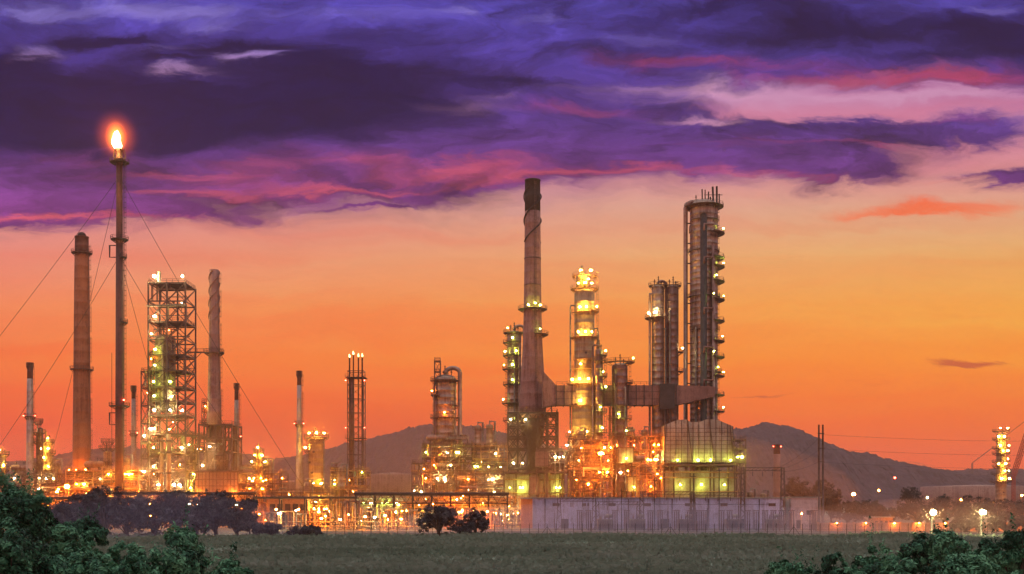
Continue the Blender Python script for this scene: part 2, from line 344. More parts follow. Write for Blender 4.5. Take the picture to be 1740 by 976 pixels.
def dup(root, loc, rz=0.0, label=None, group=None):
    def cp(o, par):
        c = o.copy(); COL.objects.link(c)
        if par: c.parent = par
        for ch in kids.get(o.name, []): cp(ch, c)
        return c
    kids = {}
    def walk(o):
        kids[o.name] = list(o.children)
        for c in kids[o.name]: walk(c)
    walk(root); r = cp(root, None); r.location = loc; r.rotation_euler = (0, 0, rz)
    if label: r['label'] = label
    if group: r['group'] = group
    return r
# lamps: a tilted head with glowing glass; shared meshes
def lampmesh(kind):
    b = MB(); b.mi = 0
    b.box(0, 0.55, 0.35, 1.3, 0.55, 0.5); b.bar((0, 0.5, 0.4), (0, 1.1, -0.9), 0.22)
    b.mi = 1
    t = (1+5**.5)/2; V = [(-1, t, 0), (1, t, 0), (-1, -t, 0), (1, -t, 0), (0, -1, t), (0, 1, t), (0, -1, -t), (0, 1, -t), (t, 0, -1), (t, 0, 1), (-t, 0, -1), (-t, 0, 1)]
    FF = [(0, 11, 5), (0, 5, 1), (0, 1, 7), (0, 7, 10), (0, 10, 11), (1, 5, 9), (5, 11, 4), (11, 10, 2), (10, 7, 6), (7, 1, 8), (3, 9, 4), (3, 4, 2), (3, 2, 6), (3, 6, 8), (3, 8, 9), (4, 9, 5), (2, 4, 11), (6, 2, 10), (8, 6, 7), (9, 8, 1)]
    k = 1/1.902; b0 = len(b.v); b.v += [(x*k, y*k-0.1, z*k) for x, y, z in V]
    for f in FF: b.face([b0+i for i in f])
    me = bpy.data.meshes.new('floodlight'); me.from_pydata(b.v, [], b.f); me.materials.append(M['dark']); me.materials.append(M['e'+kind])
    me.polygons.foreach_set('material_index', b.m); me.update(); return me
LM = {k: lampmesh(k) for k in 'WGSYR'}
LR = random.Random(99)
def lamp(t, x, y, z, kind='W', r=0.42, name=None):
    o = bpy.data.objects.new(name or {'R': 'beacon'}.get(kind, 'floodlight'), LM[kind]); COL.objects.link(o)
    o.parent = t; o.location = (x, y, z); r *= {'S': .62, 'Y': .7}.get(kind, .8); o.rotation_euler = (0, 0, LR.uniform(-.7, .7)); k = LR.choice((.7, .85, 1, 1, 1.2)); o.scale = (r*k*LR.uniform(.9, 1.5), r*k, r*k*LR.uniform(.6, 1)); return o

# ------------------------------------------------------------------ ground, roads, hills, haze
def sheet(name, x0, x1, y0, y1, z, m, nx=1, ny=1):
    b = MB()
    for j in range(ny+1):
        for i in range(nx+1): b.v.append((x0+(x1-x0)*i/nx, y0+(y1-y0)*j/ny, z))
    for j in range(ny):
        for i in range(nx): k = j*(nx+1)+i; b.face([k, k+1, k+nx+2, k+nx+1])
    o = b.build(name, m); o['kind'] = 'structure'; return o
sheet('ground', -4000, 4000, -400, 4200, 0, 'grass', 4, 4)
sheet('gravel_yard', -420, 420, 296.5, 720, 0.008, 'yard')
sheet('road', -700, 700, 281, 291, 0.004, 'asph')
for i, yy in enumerate((281.4, 290.6)): sheet('road_edge_line', -700, 700, yy-0.08, yy+0.08, 0.008, 'line')
b = MB()
for i in range(-60, 61): b.box(i*8.0, 286, 0.009, 3.2, 0.14, 0.002)
o = b.build('road_centre_line', 'line'); o['kind'] = 'structure'
b = MB(); b.box(0, 291.3, 0.065, 1400, 0.3, 0.13); o = b.build('kerb', 'kerb'); o['kind'] = 'structure'

def hill(label, prof, D, dep, seed, name='hill'):
    x0, x1 = prof[0][0], prof[-1][0]
    W = X(x1, D)-X(x0, D); nx = int(min(900, W/3.2)); ny = 46
    b = MB(); rnd = random.Random(seed)
    def hgt(px):
        for (a, ya), (c, yc) in zip(prof, prof[1:]):
            if a <= px <= c:
                t = (px-a)/(c-a); t = t*t*(3-2*t)*0.5+t*0.5; return Z(ya+(yc-ya)*t, D)
        return 0
    for j in range(ny+1):
        v = j/ny*1.5-1   # -1 front foot .. 0 ridge .. .5 behind
        for i in range(nx+1):
            px = x0+(x1-x0)*i/nx; h = hgt(px); x = X(px, D); yy = D+v*dep
            k = math.cos(v*PI/2)**1.3 if v < 0 else math.cos(v*PI/2)
            e = noise.noise(Vector((x*0.004, yy*0.004, seed)))*0.16+noise.noise(Vector((x*0.012, yy*0.012, seed+5)))*0.07
            z = h*k*(1+e*(min(1, abs(v)*3)))
            z += (rnd.random()**2*4+9*abs(noise.noise(Vector((x*.055, yy*.03, seed))))+5*noise.noise(Vector((x*.017, yy*.01, 4))))*min(1, k*2) if z > 3 else 0
            b.v.append((x+rnd.uniform(-1, 1), yy+rnd.uniform(-4, 4), z-1.5))
    for j in range(ny):
        for i in range(nx): k = j*(nx+1)+i; b.face([k, k+1, k+nx+2, k+nx+1])
    o = b.build(name, 'hill'); o['kind'] = 'structure'; return o
hill('', [(-420, 806), (-150, 803), (20, 800), (60, 790), (110, 784), (150, 776), (175, 771), (215, 764), (250, 768), (330, 775), (400, 776), (430, 777), (475, 788), (510, 795), (560, 802), (620, 812)], 2300, 700, 3)
hill('', [(380, 822), (440, 805), (500, 784), (560, 768), (620, 752), (680, 736), (730, 727), (800, 726), (860, 738), (920, 756), (990, 778), (1080, 800), (1180, 815)], 2700, 800, 11)
hill('', [(1060, 815), (1130, 790), (1200, 755), (1250, 733), (1290, 722), (1325, 724), (1350, 738), (1370, 752), (1420, 770), (1480, 787), (1540, 800), (1590, 806), (1640, 812), (1720, 820)], 2500, 700, 23)
hill('', [(1480, 820), (1560, 810), (1600, 804), (1650, 800), (1700, 801), (1760, 803), (1900, 806), (2200, 815)], 3000, 700, 31)
b = MB(); b.hexa([(-4400, -450, -1), (4400, -450, -1), (4400, 4300, -1), (-4400, 4300, -1), (-4400, -450, 222), (4400, -450, 222), (4400, 4300, 222), (-4400, 4300, 222)])
hm = bpy.data.materials.new('haze_air'); hm.use_nodes = True; t = NT(hm.node_tree); t.n.clear()
pv = t.new('ShaderNodeVolumePrincipled'); pv.inputs['Color'].default_value = (0.98, 0.62, 0.52, 1); pv.inputs['Density'].default_value = 0.00012
pv.inputs['Anisotropy'].default_value = 0.2
ho = t.new('ShaderNodeOutputMaterial'); t.l.new(pv.outputs[0], ho.inputs['Volume'])
o = b.build('haze', hm); tag(o, 'thin dusty evening haze hanging over the plain', None, None, 'stuff')

# ------------------------------------------------------------------ builders
CAM = -PI/2   # the side that faces the field
def platform(t, R, z, a0, a1, ext=1.5, lamps=(), kind='W', lr=0.42, m='steel', x=0, y=0):
    b = MB(); b.sector(R+0.02, R+ext, z-0.18, 0.18, a0, a1, x, y)
    n = max(2, int(abs(a1-a0)/0.5))
    for i in range(n+1):
        t_ = a0+(a1-a0)*i/n; c, q = math.cos(t_), math.sin(t_)
        b.bar((x+R*c, y+R*q, z-1.3), (x+(R+ext*.95)*c, y+(R+ext*.95)*q, z-0.2), 0.14)
    pf = b.build('platform', m, t)
    r = MB(); full = abs(a1-a0) > 6.2
    pts = [(x+(R+ext)*math.cos(a0+(a1-a0)*i/n), y+(R+ext)*math.sin(a0+(a1-a0)*i/n), z) for i in range(n+1)]
    if not full:
        pts = [(x+(R+.1)*math.cos(a0), y+(R+.1)*math.sin(a0), z)]+pts+[(x+(R+.1)*math.cos(a1), y+(R+.1)*math.sin(a1), z)]
    r.rail(pts).build('railing', m, pf)
    for a in lamps:
        a = math.radians(a)
        lamp(t, x+(R+ext*0.8)*math.cos(a), y+(R+ext*0.8)*math.sin(a), z+1.5, kind, lr)
D2 = math.radians
def dome_prof(R, zb, zt, seam=2.6, lip=0.04, skirt=0):
    p = [(R, zb)]; z = zb+seam
    while z < zt-0.6: p += [(R, z-0.08), (R+lip, z-0.04), (R+lip, z+0.04), (R, z+0.08)]; z += seam
    p += [(R, zt)]
    for k in range(1, 7): a = k*PI/12; p.append((max(0.05, R*math.cos(a)), zt+R*0.5*math.sin(a)))
    return p
def column(px, D, ytop, w, label, m='clad', z0=0.0, plats=(), kind='W', ladder=None, pipes=(), over=None, wlow=None, lr=0.42, tops=True, name='distillation_column', seam=2.6, cat='column', pm='steel'):
    """plats: (py, a0deg, a1deg, ext, lamp angles).  pipes: (angle, ytop, r).  over: angle of the overhead line."""
    t = T(name, label, cat, px, D); R = S(w, D)/2; zt = Z(ytop, D)
    if wlow:  # (y where it widens, width)
        zc = Z(wlow[0], D); R2 = S(wlow[1], D)/2
        b = MB(); pr = [(R2, z0)]; z = z0+seam
        while z < zc-2: pr += [(R2, z-.08), (R2+.06, z), (R2, z+.08)]; z += seam
        pr += [(R2, zc-2), (R, zc+1)]; b.lathe(pr+dome_prof(R, zc+1.5, zt, seam)[1:], 28)
    else: b = MB().lathe(dome_prof(R, z0, zt, seam), 28)
    b.build('shell', m, t)
    if z0 < 6: MB().lathe([(R*1.12 if not wlow else S(wlow[1], D)/2*1.1, 0.0), (R*1.06 if not wlow else S(wlow[1], D)/2*1.04, 1.6)], 20).build('skirt', 'conc', t)
    for (py, a0, a1, ext, la) in plats:
        zz = Z(py, D); RR = R if not wlow or zz > Z(wlow[0], D) else S(wlow[1], D)/2
        platform(t, RR, zz, D2(a0), D2(a1), ext, la, kind, lr, pm)
    if ladder is not None:
        a = D2(ladder); Rl = (S(wlow[1], D)/2 if wlow else R)+0.5
        zs = sorted([Z(p[0], D) for p in plats]+[max(z0, 1)]+[])
        for za, zb_ in zip(zs, zs[1:]):
            if zb_-za > 2: MB().ladder(Rl*math.cos(a), Rl*math.sin(a), za, zb_+1, a).build('ladder', pm, t)
    for (ang, py, r) in pipes:
        a = D2(ang); zz = Z(py, D); Rp = (S(wlow[1], D)/2 if wlow else R)+r+0.35; c, q = math.cos(a), math.sin(a)
        b = MB().tube([(R*.9*c, R*.9*q, zz), (Rp*c-.1*c, Rp*q-.1*q, zz), (Rp*c, Rp*q, zz-.8), (Rp*c, Rp*q, max(z0, 1.0))], r, 8)
        z = z0+5
        while z < zz-2: b.box(Rp*c, Rp*q, z, r*2.6, r*2.6, 0.2, a); z += 6.5
        b.build('pipe', m if r > 0.3 else 'galv', t)
    if over is not None:
        a = D2(over); c, q = math.cos(a), math.sin(a); r = max(0.35, R*0.2); Rp = (S(wlow[1], D)/2 if wlow else R)+r+0.6; hz = zt+R*0.5
        P = [(0, 0, hz-0.3), (0, 0, hz+.5)]
        for k in range(0, 9):
            th = PI-k*PI/8; P.append((Rp/2*(1+math.cos(th))*c, Rp/2*(1+math.cos(th))*q, hz+.5+math.sin(th)*Rp*0.34))
        P += [(Rp*c, Rp*q, hz-2), (Rp*c, Rp*q, max(z0, 1.2))]
        MB().tube(P, r, 12).build('overhead_pipe', m, t)
    if tops:
        hz = zt+R*0.5
        for k in range(3):
            a = k*2.1+0.5; b = MB(); xx, yy = R*.6*math.cos(a), R*.6*math.sin(a); hh = 1.6+k*0.7
            b.tube([(xx, yy, hz-1), (xx, yy, hz+hh)], 0.16, 8); b.lathe([(0.3, hz+hh-.5), (0.3, hz+hh-.3)], 8, xx, yy); b.bar((xx-.4, yy, hz+hh*.6), (xx+.4, yy, hz+hh*.6), .16)
            b.build('vent_nozzle', 'steel', t)
    rr = random.Random(int(px))
    for k in range(3):
        zz = z0+(zt-z0)*(0.3+0.22*k); a = CAM+rr.uniform(-.9, .9); c, q = math.cos(a), math.sin(a); Rr = (S(wlow[1], D)/2 if wlow and zz < Z(wlow[0], D)-2 else R)
        MB().tube([(Rr*.9*c, Rr*.9*q, zz), ((Rr+.45)*c, (Rr+.45)*q, zz)], 0.42, 12).build('manway', 'steel', t)
    return t
def chimney(px, D, prof, label, m, band=None, bandm='black', plats=(), strakes=None, beacons=(), name='chimney', ladder=None, z0=0.0, ribs=0):
    """prof: (py, width px) top to bottom; band: py where the dark top ends"""
    t = T(name, label, 'chimney', px, D)
    P = [(S(w, D)/2, Z(y, D)) for y, w in prof]
    if P[-1][1] > z0+0.5 and z0 == 0: P.append((P[-1][0]*1.03, 0.0))
    def Rz(z):
        for (ra, za), (rb, zb) in zip(P, P[1:]):
            if zb <= z <= za: return rb+(ra-rb)*(z-zb)/(za-zb)
        return P[0][0] if z > P[0][1] else P[-1][0]
    zt = P[0][1]; zb_ = P[-1][1]; zc = Z(band, D) if band else zt
    def seg(za, zb, step=4.6, lip=0.028):
        pr = []; n = max(2, int((zb-za)/step))
        for i in range(n+1):
            z = za+(zb-za)*i/n; r = Rz(z)
            pr += [(r, z)] if i in (0, n) else [(r, z-.07), (r+lip, z), (r, z+.07)]
        return pr
    MB().lathe(seg(zb_, zc), 28).build('shaft', m, t)
    if band:
        pr = seg(zc+0.005, zt); r = Rz(zt)
        MB().lathe(pr+[(r+.12, zt+.02), (r+.12, zt+.35), (r*.82, zt+.35), (r*.8, zt-1.2)], 28).build('stack_top', bandm, t)
    for (py, a0, a1, ext, la, kd) in plats:
        zz = Z(py, D); platform(t, Rz(zz), zz, D2(a0), D2(a1), ext, la, kd, 0.36)
    if strakes:
        ya, yb, turns, r = strakes; za, zb = Z(ya, D), Z(yb, D)
        for s_ in range(3):
            n = int(turns*18); pts = []
            for i in range(n+1):
                z = zb+(za-zb)*i/n; a = s_*2*PI/3+turns*2*PI*i/n+0.6; R = Rz(z)+r*0.7; pts.append((R*math.cos(a), R*math.sin(a), z))
            MB().tube(pts, r, 6).build('helical_strake', m, t)
    for (dx, py) in beacons: 
        zz = Z(py, D); R = Rz(zz)+.2
        lamp(t, dx*R, -R*.4, zz, 'R', 0.30)
    if ladder is not None:
        a = D2(ladder); b = MB(); z = max(z0, zb_)+1
        while z < zt-3:
            R = Rz(z+6)+.35; zn = min(z+12, zt-1); R2 = Rz(zn)+.35
            b.ladder(R*math.cos(a), R*math.sin(a), z, zn, a); z = zn
        b.build('ladder', 'steel', t)
    return t
FR = {}
def frame(name, label, px0, px1, D, dep, ylev, nbx, nby=1, m='steel', w=0.4, brace='x', decks=None, lamps=(), kind='W', lr=0.42, z0=0.0, rails=True, stair=False, cat='structure', fill=0, seed=1, pm='orange', group=None, bw=None, sl=1.0):
    """open steel frame; ylev = rows of its floors, top first. lamps: (px, level index, front y 0..1)"""
    cx = (px0+px1)/2; t = T(name, label, cat, cx, D, group); W = S(px1-px0, D); zs = [Z(y, D) for y in ylev]; zl = zs+[z0]
    xs = [-W/2+W*i/nbx for i in range(nbx+1)]; ys = [dep*j/nby for j in range(nby+1)]; bw = bw or w*0.5
    for x in xs:
        for y in ys: MB().box(x, y, (z0+zs[0]+.4)/2, w, w, zs[0]+.4-z0).build('post', m, t)
    for k, z in enumerate(zs):
        b = MB()
        for y in ys: b.box(0, y, z, W-w*1.02, w*.6, w*.9)
        for x in xs: b.box(x, dep/2, z-.02, w*.6, dep-w*1.02, w*.8)
        b.build('floor_beam', m, t)
        if decks is None or k in decks:
            fl = MB().box(0, dep/2, z+w*.45+.08, W-w*1.1, dep-w*1.1, 0.1).build('deck', m, t)
            if rails:
                zz = z+w*.45+.12; q = w*.35
                MB().rail([(-W/2+q, -q, zz), (W/2-q, -q, zz), (W/2-q, dep+q, zz), (-W/2+q, dep+q, zz)], closed=True, w=0.1).build('railing', m, fl)
    b = MB(); r = random.Random(seed)
    for zi, (zt, zb) in enumerate(zip(zl, zl[1:])):
        for i in range(nbx):
            for y in (ys[0], ys[-1]):
                if brace == 'x': b.bar((xs[i], y, zb), (xs[i+1], y, zt), bw); b.bar((xs[i], y+.01, zt), (xs[i+1], y+.01, zb), bw*.97)
                elif brace == 'k': b.bar((xs[i], y, zb), ((xs[i]+xs[i+1])/2, y, zt-.2), bw); b.bar((xs[i+1], y, zb), ((xs[i]+xs[i+1])/2, y, zt-.2), bw)
                elif brace == 'some' and r.random() < .45: b.bar((xs[i], y, zb), (xs[i+1], y, zt), bw)
        for x in (xs[0], xs[-1]):
            if brace in 'xk': b.bar((x, 0, zb), (x, dep, zt), bw)
    if b.f: b.build('lattice_bracing', m, t)
    if stair:
        for zi, (zt, zb) in enumerate(zip(zl, zl[1:])):
            s_ = 1 if zi % 2 else -1; L = min(W*.55, (zt-zb)*1.1); b = MB()
            for yy in (-1.0, -2.0): b.bar((-s_*L/2, yy, zb), (s_*L/2, yy, zt), 0.12, .3); b.bar((-s_*L/2, yy, zb+1.05), (s_*L/2, yy, zt+1.05), 0.08)
            n = int((zt-zb)/.45)
            for i in range(n): f = (i+.5)/n; b.box(-s_*L/2+s_*L*f, -1.5, zb+(zt-zb)*f, .3, .9, .06)
            b.box(s_*(L/2+.6), -1.3, zt-.05, 1.4, 1.8, .1); b.build('stair', 'galv', t)
    for (px, li, fy) in lamps:
        lamp(t, X(px, D)-X(cx, D), dep*fy-0.7, zl[li]+1.9, kind if not isinstance(kind, (list, tuple)) else r.choice(kind), lr*r.uniform(.75, 1.15))
    for k in range(fill//3): lamp(t, r.uniform(-W/2, W/2), r.uniform(-.9, dep*.6), r.uniform(z0+1.5, zs[0]), r.choice('SSSYW'), r.uniform(.13, .22))
    if fill:
        cols = [pm, 'galv', 'clad2', 'steel', 'cream']
        for k in range(int(fill*1.7)):
            li = r.randrange(len(zl)-1); zb, zt = zl[li+1]+.5, zl[li]-.4; rad = r.choice((.12, .16, .22, .3, .4))*sl
            x = r.uniform(-W/2+.5, W/2-.5); y = r.uniform(-.4, dep*.6); typ = r.random()
            if typ < .42:    # horizontal run with drops
                x2 = r.uniform(-W/2+.5, W/2-.5); z = r.uniform(zb+.3*(zt-zb), zt)
                P = [(x, y, zb), (x, y, z), (x2, y, z), (x2, y, zt+1.2)] if abs(x2-x) > 1.5 else [(x, y, zb), (x, y, zt)]
            elif typ < .75:
                P = [(x, y, zb), (x, y, zt+r.uniform(0, 3))]
            else:
                z = r.uniform(zb, zt); P = [(-W/2-.5, y, z), (W/2+.5, y, z)]
            MB().tube(P, rad, 8).build('pipe', r.choice(cols), t)
    FR[label] = (cx, D, W, dep, zl); return t
# vessels and machines that stand on decks or the ground: one prototype each, then copies
def proto_drum(m):
    t = T('horizontal_drum', 'x', 'drum', 870, -50)
    pr = [(0.05, -3.6), (0.6, -3.5), (1.0, -3.2), (1.2, -2.8), (1.2, 0), (1.24, 0.02), (1.24, .12), (1.2, .14), (1.2, 2.8), (1.0, 3.2), (.6, 3.5), (.05, 3.6)]
    b = MB().lathe(pr, 20, 0, 0, 'x'); b.v = [(x, y, z+1.9) for x, y, z in b.v]; b.build('shell', m, t)
    for x in (-2, 2): MB().box(x, 0, .5, .4, 2, 1.0).build('saddle', 'steel', t)
    for x in (-1.5, 1.2): MB().tube([(x, 0, 2.9), (x, 0, 4.2)], .22, 8).build('nozzle', 'galv', t)
    return t
def proto_vessel(m):
    t = T('vertical_vessel', 'x', 'vessel', 870, -50)
    MB().lathe([(1.3, .0), (1.3, 1.2)]+dome_prof(1.25, 1.22, 7.0, 1.8)[0:], 20).build('shell', m, t)
    MB().tube([(0, 0, 7.5), (0, 0, 8.6), (1.9, 0, 8.6), (1.9, 0, 1)], .25, 8).build('outlet_pipe', 'galv', t)
    b = MB(); b.sector(1.27, 2.2, 6.0, .12, D2(180), D2(360)); b.build('platform', 'steel', t)
    MB().rail([(2.2*math.cos(D2(180+i*30)), 2.2*math.sin(D2(180+i*30)), 6.12) for i in range(7)]).build('railing', 'steel', t)
    return t
def proto_exchanger(m):
    t = T('heat_exchanger', 'x', 'heat exchanger', 870, -50)
    b = MB().lathe([(.7, -3), (.7, 2.4), (.95, 2.42), (.95, 2.6), (.7, 2.62), (.7, 3.4), (.2, 3.6)], 18, 0, 0, 'x'); b.v = [(x, y, z+1.4) for x, y, z in b.v]; b.build('shell', m, t)
    b = MB().lathe([(.7, -3), (.7, 2.4), (.95, 2.42), (.95, 2.6), (.7, 2.62), (.7, 3.4), (.2, 3.6)], 18, 0, 0, 'x'); b.v = [(x, y, z+3.2) for x, y, z in b.v]; b.build('shell', m, t)
    for x in (-2, 1.8): MB().box(x, 0, .5, .35, 1.3, 1).build('saddle', 'steel', t)
    MB().tube([(-2.5, 0, 3.8), (-2.5, 0, 5), (0, 0, 5)], .2, 8).build('pipe', 'galv', t)
    return t
def proto_aircooler():
    t = T('air_cooler', 'x', 'air cooler', 870, -50)
    MB().box(0, 0, 1.9, 7, 4, .9).build('casing', 'galv', t)
    for x in (-1.8, 1.8):
        MB().lathe([(1.45, 2.38), (1.3, 2.9), (1.3, 3.1)], 16, x, 0).build('fan_ring', 'clad2', t)
    for x in (-3.3, 3.3):
        for y in (-1.8, 1.8): MB().box(x, y, .7, .25, .25, 1.4).build('leg', 'steel', t)
    return t
PR = {'drum': proto_drum('clad'), 'drum2': proto_drum('orange'), 'vessel': proto_vessel('cream'), 'vessel2': proto_vessel('clad'), 'exch': proto_exchanger('clad2'), 'exch2': proto_exchanger('orange'), 'cool': proto_aircooler()}
used = {}
def place(kind, px, D, z, label, s=1.0, rz=0.0, group=None):
    o = PR[kind]
    if kind in used: o = dup(o, (0, 0, 0))
    used[kind] = 1
    o.location = (X(px, D), D, z); o.rotation_euler = (0, 0, rz); o.scale = (s, s, s); o['label'] = label
    if group: o['group'] = group
    return o

# ================================================================== 1. stacks
chimney(139, 430, [(404, 22), (470, 24), (640, 27), (800, 30), (905, 32)], 'tall red-brown brick-coloured chimney, thickest of the plain round ones, beside the flare stack', 'redbrown', 433, 'redtop',
        plats=[(430, 0, 360, 1.3, (), 'R'), (628, 0, 360, 1.3, (), 'R'), (806, 0, 360, 2.6, (-125, -90, -55), 'S')], ladder=-10)
t = bpy.context.scene.objects['chimney']
R0 = S(22, 430)/2; zt = Z(404, 430)
MB().lathe([(R0*.62, zt+.3), (R0*.62, zt+1.2), (R0*.4, zt+1.9), (R0*.15, zt+2.1)], 16).build('cap', 'black', t)
# flare stack
D = 390
t = T('flare_stack', 'slim dark guyed flare stack with a burning tip, tallest thing in the refinery', 'flare stack', 203, D)
zt = Z(276, D)
def fr(z): return 1.30 if z > Z(410, D) else 1.45
MB().lathe([(1.6, 0), (1.4, Z(700, D)), (1.2, Z(410, D))], 20).build('riser', 'redtop', t)
MB().lathe([(1.2, Z(410, D)+.01), (1.15, Z(405, D)), (1.1, zt)], 20).build('riser', 'redtop', t)
MB().lathe([(1.2, zt+.01), (1.9, zt+.6), (1.9, zt+1.2), (1.15, zt+1.5), (1.15, Z(258, D)), (1.5, Z(254, D)), (1.2, Z(254, D))], 20).build('burner_tip', 'black', t)
for k in range(6):
    a = k*PI/3; MB().tube([(1.3*math.cos(a), 1.3*math.sin(a), zt), (2.2*math.cos(a), 2.2*math.sin(a), zt+2), (1.7*math.cos(a), 1.7*math.sin(a), Z(253, D))], .13, 6).build('pilot_pipe', 'dark', t)
for zz, ex, a0, a1 in ((Z(276, D), 2.0, 0, 360), (Z(407, D), 1.7, 0, 360), (Z(690, D), 2.2, 0, 360), (Z(437, D), 1.2, -60, 60), (Z(548, D), 1.5, -60, 60)): platform(t, 1.35, zz, D2(a0), D2(a1), ex, (), 'W', .3, 'dark')
for i, (ya, yb) in enumerate(((276, 407), (407, 548), (548, 690), (690, 880))):
    MB().ladder(1.75, -.4, Z(yb, D), Z(ya, D)+1, 0, True, .6, .13).build('ladder', 'dark', t)
for yy, x0 in ((418, -1), (702, -1)):
    za, zb = Z(yy, D), Z(yy+20, D); MB().tube([(-1.2, -.5, za), (-3.3, -.5, za), (-3.3, -.5, zb), (-1.2, -.5, zb)], .2, 6).build('steam_pipe', 'dark', t)
MB().tube([(-2.6, -.3, 2), (-2.6, -.3, Z(600, D))], .08, 6).build('steam_pipe', 'dark', t)
for (py, gx, gy) in ((300, -250, 60), (300, 0, 0), (430, -150, -60), (430, 105, -40), (430, -60, 190)):
    if gx == 0: continue
for (py, px2, D2_) in ((300, -260, 430), (300, 555, 400), (300, 60, 620), (435, -95, 400), (435, 500, 395), (435, 330, 560)):
    p = Vector((0, 0, Z(py, D))); q = Vector((X(px2, D2_)-X(203, D), D2_-D, 1.0)); pts = []
    for i in range(17): f = i/16; v = p.lerp(q, f); v.z -= 4*3.2*f*(1-f); pts.append(v)
    MB().tube(pts, .075, 5).build('guy_wire', 'dark', t)
lamp(t, 1.9, -1, Z(690, D)+2, 'R', .3)
# the flame: a thing of its own above the tip
t = T('flame', 'bright orange flame burning at the tip of the tall flare stack', 'flame', 200, D, z=Z(256, D))
def flame_mesh(Rm, Hh, seed, pw=1.0, lean=0.0, n=26, k=22):
    b = MB(); b0 = 0
    for i in range(k+1):
        f = i/k; r0 = Rm*(math.sin(min(1, f*1.9+.12)*PI/2))*(1-f)**(.62*pw)+.02
        for j in range(n):
            a = 2*PI*j/n; d = noise.noise(Vector((math.cos(a)*1.6, math.sin(a)*1.6, f*3.2+seed)))
            r = r0*(1+.55*d*min(1, f*2)); zz = Hh*f*(1+.25*noise.noise(Vector((math.cos(a)*2, math.sin(a)*2, seed+9))))
            sx = lean*f*f*Hh+noise.noise(Vector((0, f*3, seed+3)))*Rm*.5*f
            b.v.append((r*math.cos(a)+sx, r*math.sin(a), zz))
    for i in range(k):
        for j in range(n): b.face([i*n+j, i*n+(j+1) % n, (i+1)*n+(j+1) % n, (i+1)*n+j], True)
    b.face(list(range(n))[::-1]); b.face([k*n+j for j in range(n)]); return b
flame_mesh(2.3, 6.4, 4.4, .9, -.10).build('flame_core', flamemat((1, .72, .2), (1, .95, .6), 9.0), t)
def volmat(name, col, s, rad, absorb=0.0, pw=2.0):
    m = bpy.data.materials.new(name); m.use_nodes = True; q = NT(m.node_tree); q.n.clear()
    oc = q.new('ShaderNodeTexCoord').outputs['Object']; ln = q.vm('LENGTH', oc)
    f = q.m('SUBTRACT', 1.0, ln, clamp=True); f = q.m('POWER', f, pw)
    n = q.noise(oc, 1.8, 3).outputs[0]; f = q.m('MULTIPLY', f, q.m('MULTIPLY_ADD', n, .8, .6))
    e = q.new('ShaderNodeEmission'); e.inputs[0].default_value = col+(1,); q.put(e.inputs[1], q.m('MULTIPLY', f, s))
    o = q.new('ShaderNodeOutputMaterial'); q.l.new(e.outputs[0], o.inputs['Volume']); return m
def ball(n=20):
    pr = [(math.sin(PI*i/n)+.001, -math.cos(PI*i/n)) for i in range(n+1)]; return MB().lathe(pr, 24)
g = ball().build('flame_halo', volmat('flame_halo', (1, .12, .012), .38, 1, 0, 3.0), t, loc=(-.5, 0, 5.2)); g.scale = (9.6, 9.6, 11.0)  # glowing volumes added here and below for the red halo round the flame
g = ball().build('flame_halo', volmat('inner_halo', (1, .2, .02), 2.2, 1, 0, 2.4), t, loc=(-.6, 0, 4.6)); g.scale = (4.4, 4.4, 7.2)
flame_mesh(2.9, 9.5, 7.7, .8, -.05).build('flame_tongue', volmat('flame_tongue', (1, .35, .05), 0.9, 1, 0, .2), t, loc=(-.2, 0, .1))
pl = bpy.data.lights.new('flame_light', 'POINT'); pl.energy = 60000; pl.color = (1, .4, .1); pl.shadow_soft_size = 2
lo = bpy.data.objects.new('flame_light', pl); COL.objects.link(lo); lo.parent = t; lo.location = (0, -4, 4)

chimney(364, 400, [(459, 15.5), (545, 17), (640, 20), (722, 25)], 'brown chimney with twisted strakes near its top, standing on the square furnace frame', 'conc', None,
        plats=[(600, 0, 360, 1.6, (), 'R')], strakes=(461, 545, 1.3, .24), z0=Z(722, 400), ladder=-20)
for px, D, prof, band, bc, lab in (
    (51, 400, [(618, 8.5), (700, 11), (905, 13)], 644, 708, 'slim pale chimney with black top at the far left edge'),
    (227, 415, [(657, 6.5), (760, 8), (905, 9)], 678, 737, 'thin grey chimney between the flare stack and the lamp-covered frame tower'),
    (402, 410, [(653, 6.5), (750, 8.5), (905, 9.5)], 680, 743, 'thin pale chimney just right of the square furnace frame'),
    (508.5, 405, [(632, 7), (720, 8.5), (812, 11), (905, 12)], 655, 721, 'lone slim pale chimney between the small lamp column and the yellow-lit drum column')):
    t = chimney(px, D, prof, lab, 'pale', band, 'redtop', plats=[(bc, 0, 360, .8, (), 'R'), (prof[0][0]+4, 0, 360, .35, (), 'R')], beacons=[(-1.5, bc-1), (1.5, bc-1), (0, bc-1)], ladder=-30)
chimney(1320, 460, [(757, 11), (800, 12), (900, 13)], 'short far chimney with two red beacons, behind the substation', 'conc', 772, 'redtop', beacons=[(-1, 759), (1, 759)])
chimney(841, 520, [(722, 3), (900, 4)], 'needle-thin short stack on the hill line left of the great chimney', 'steel', 728, 'redtop')
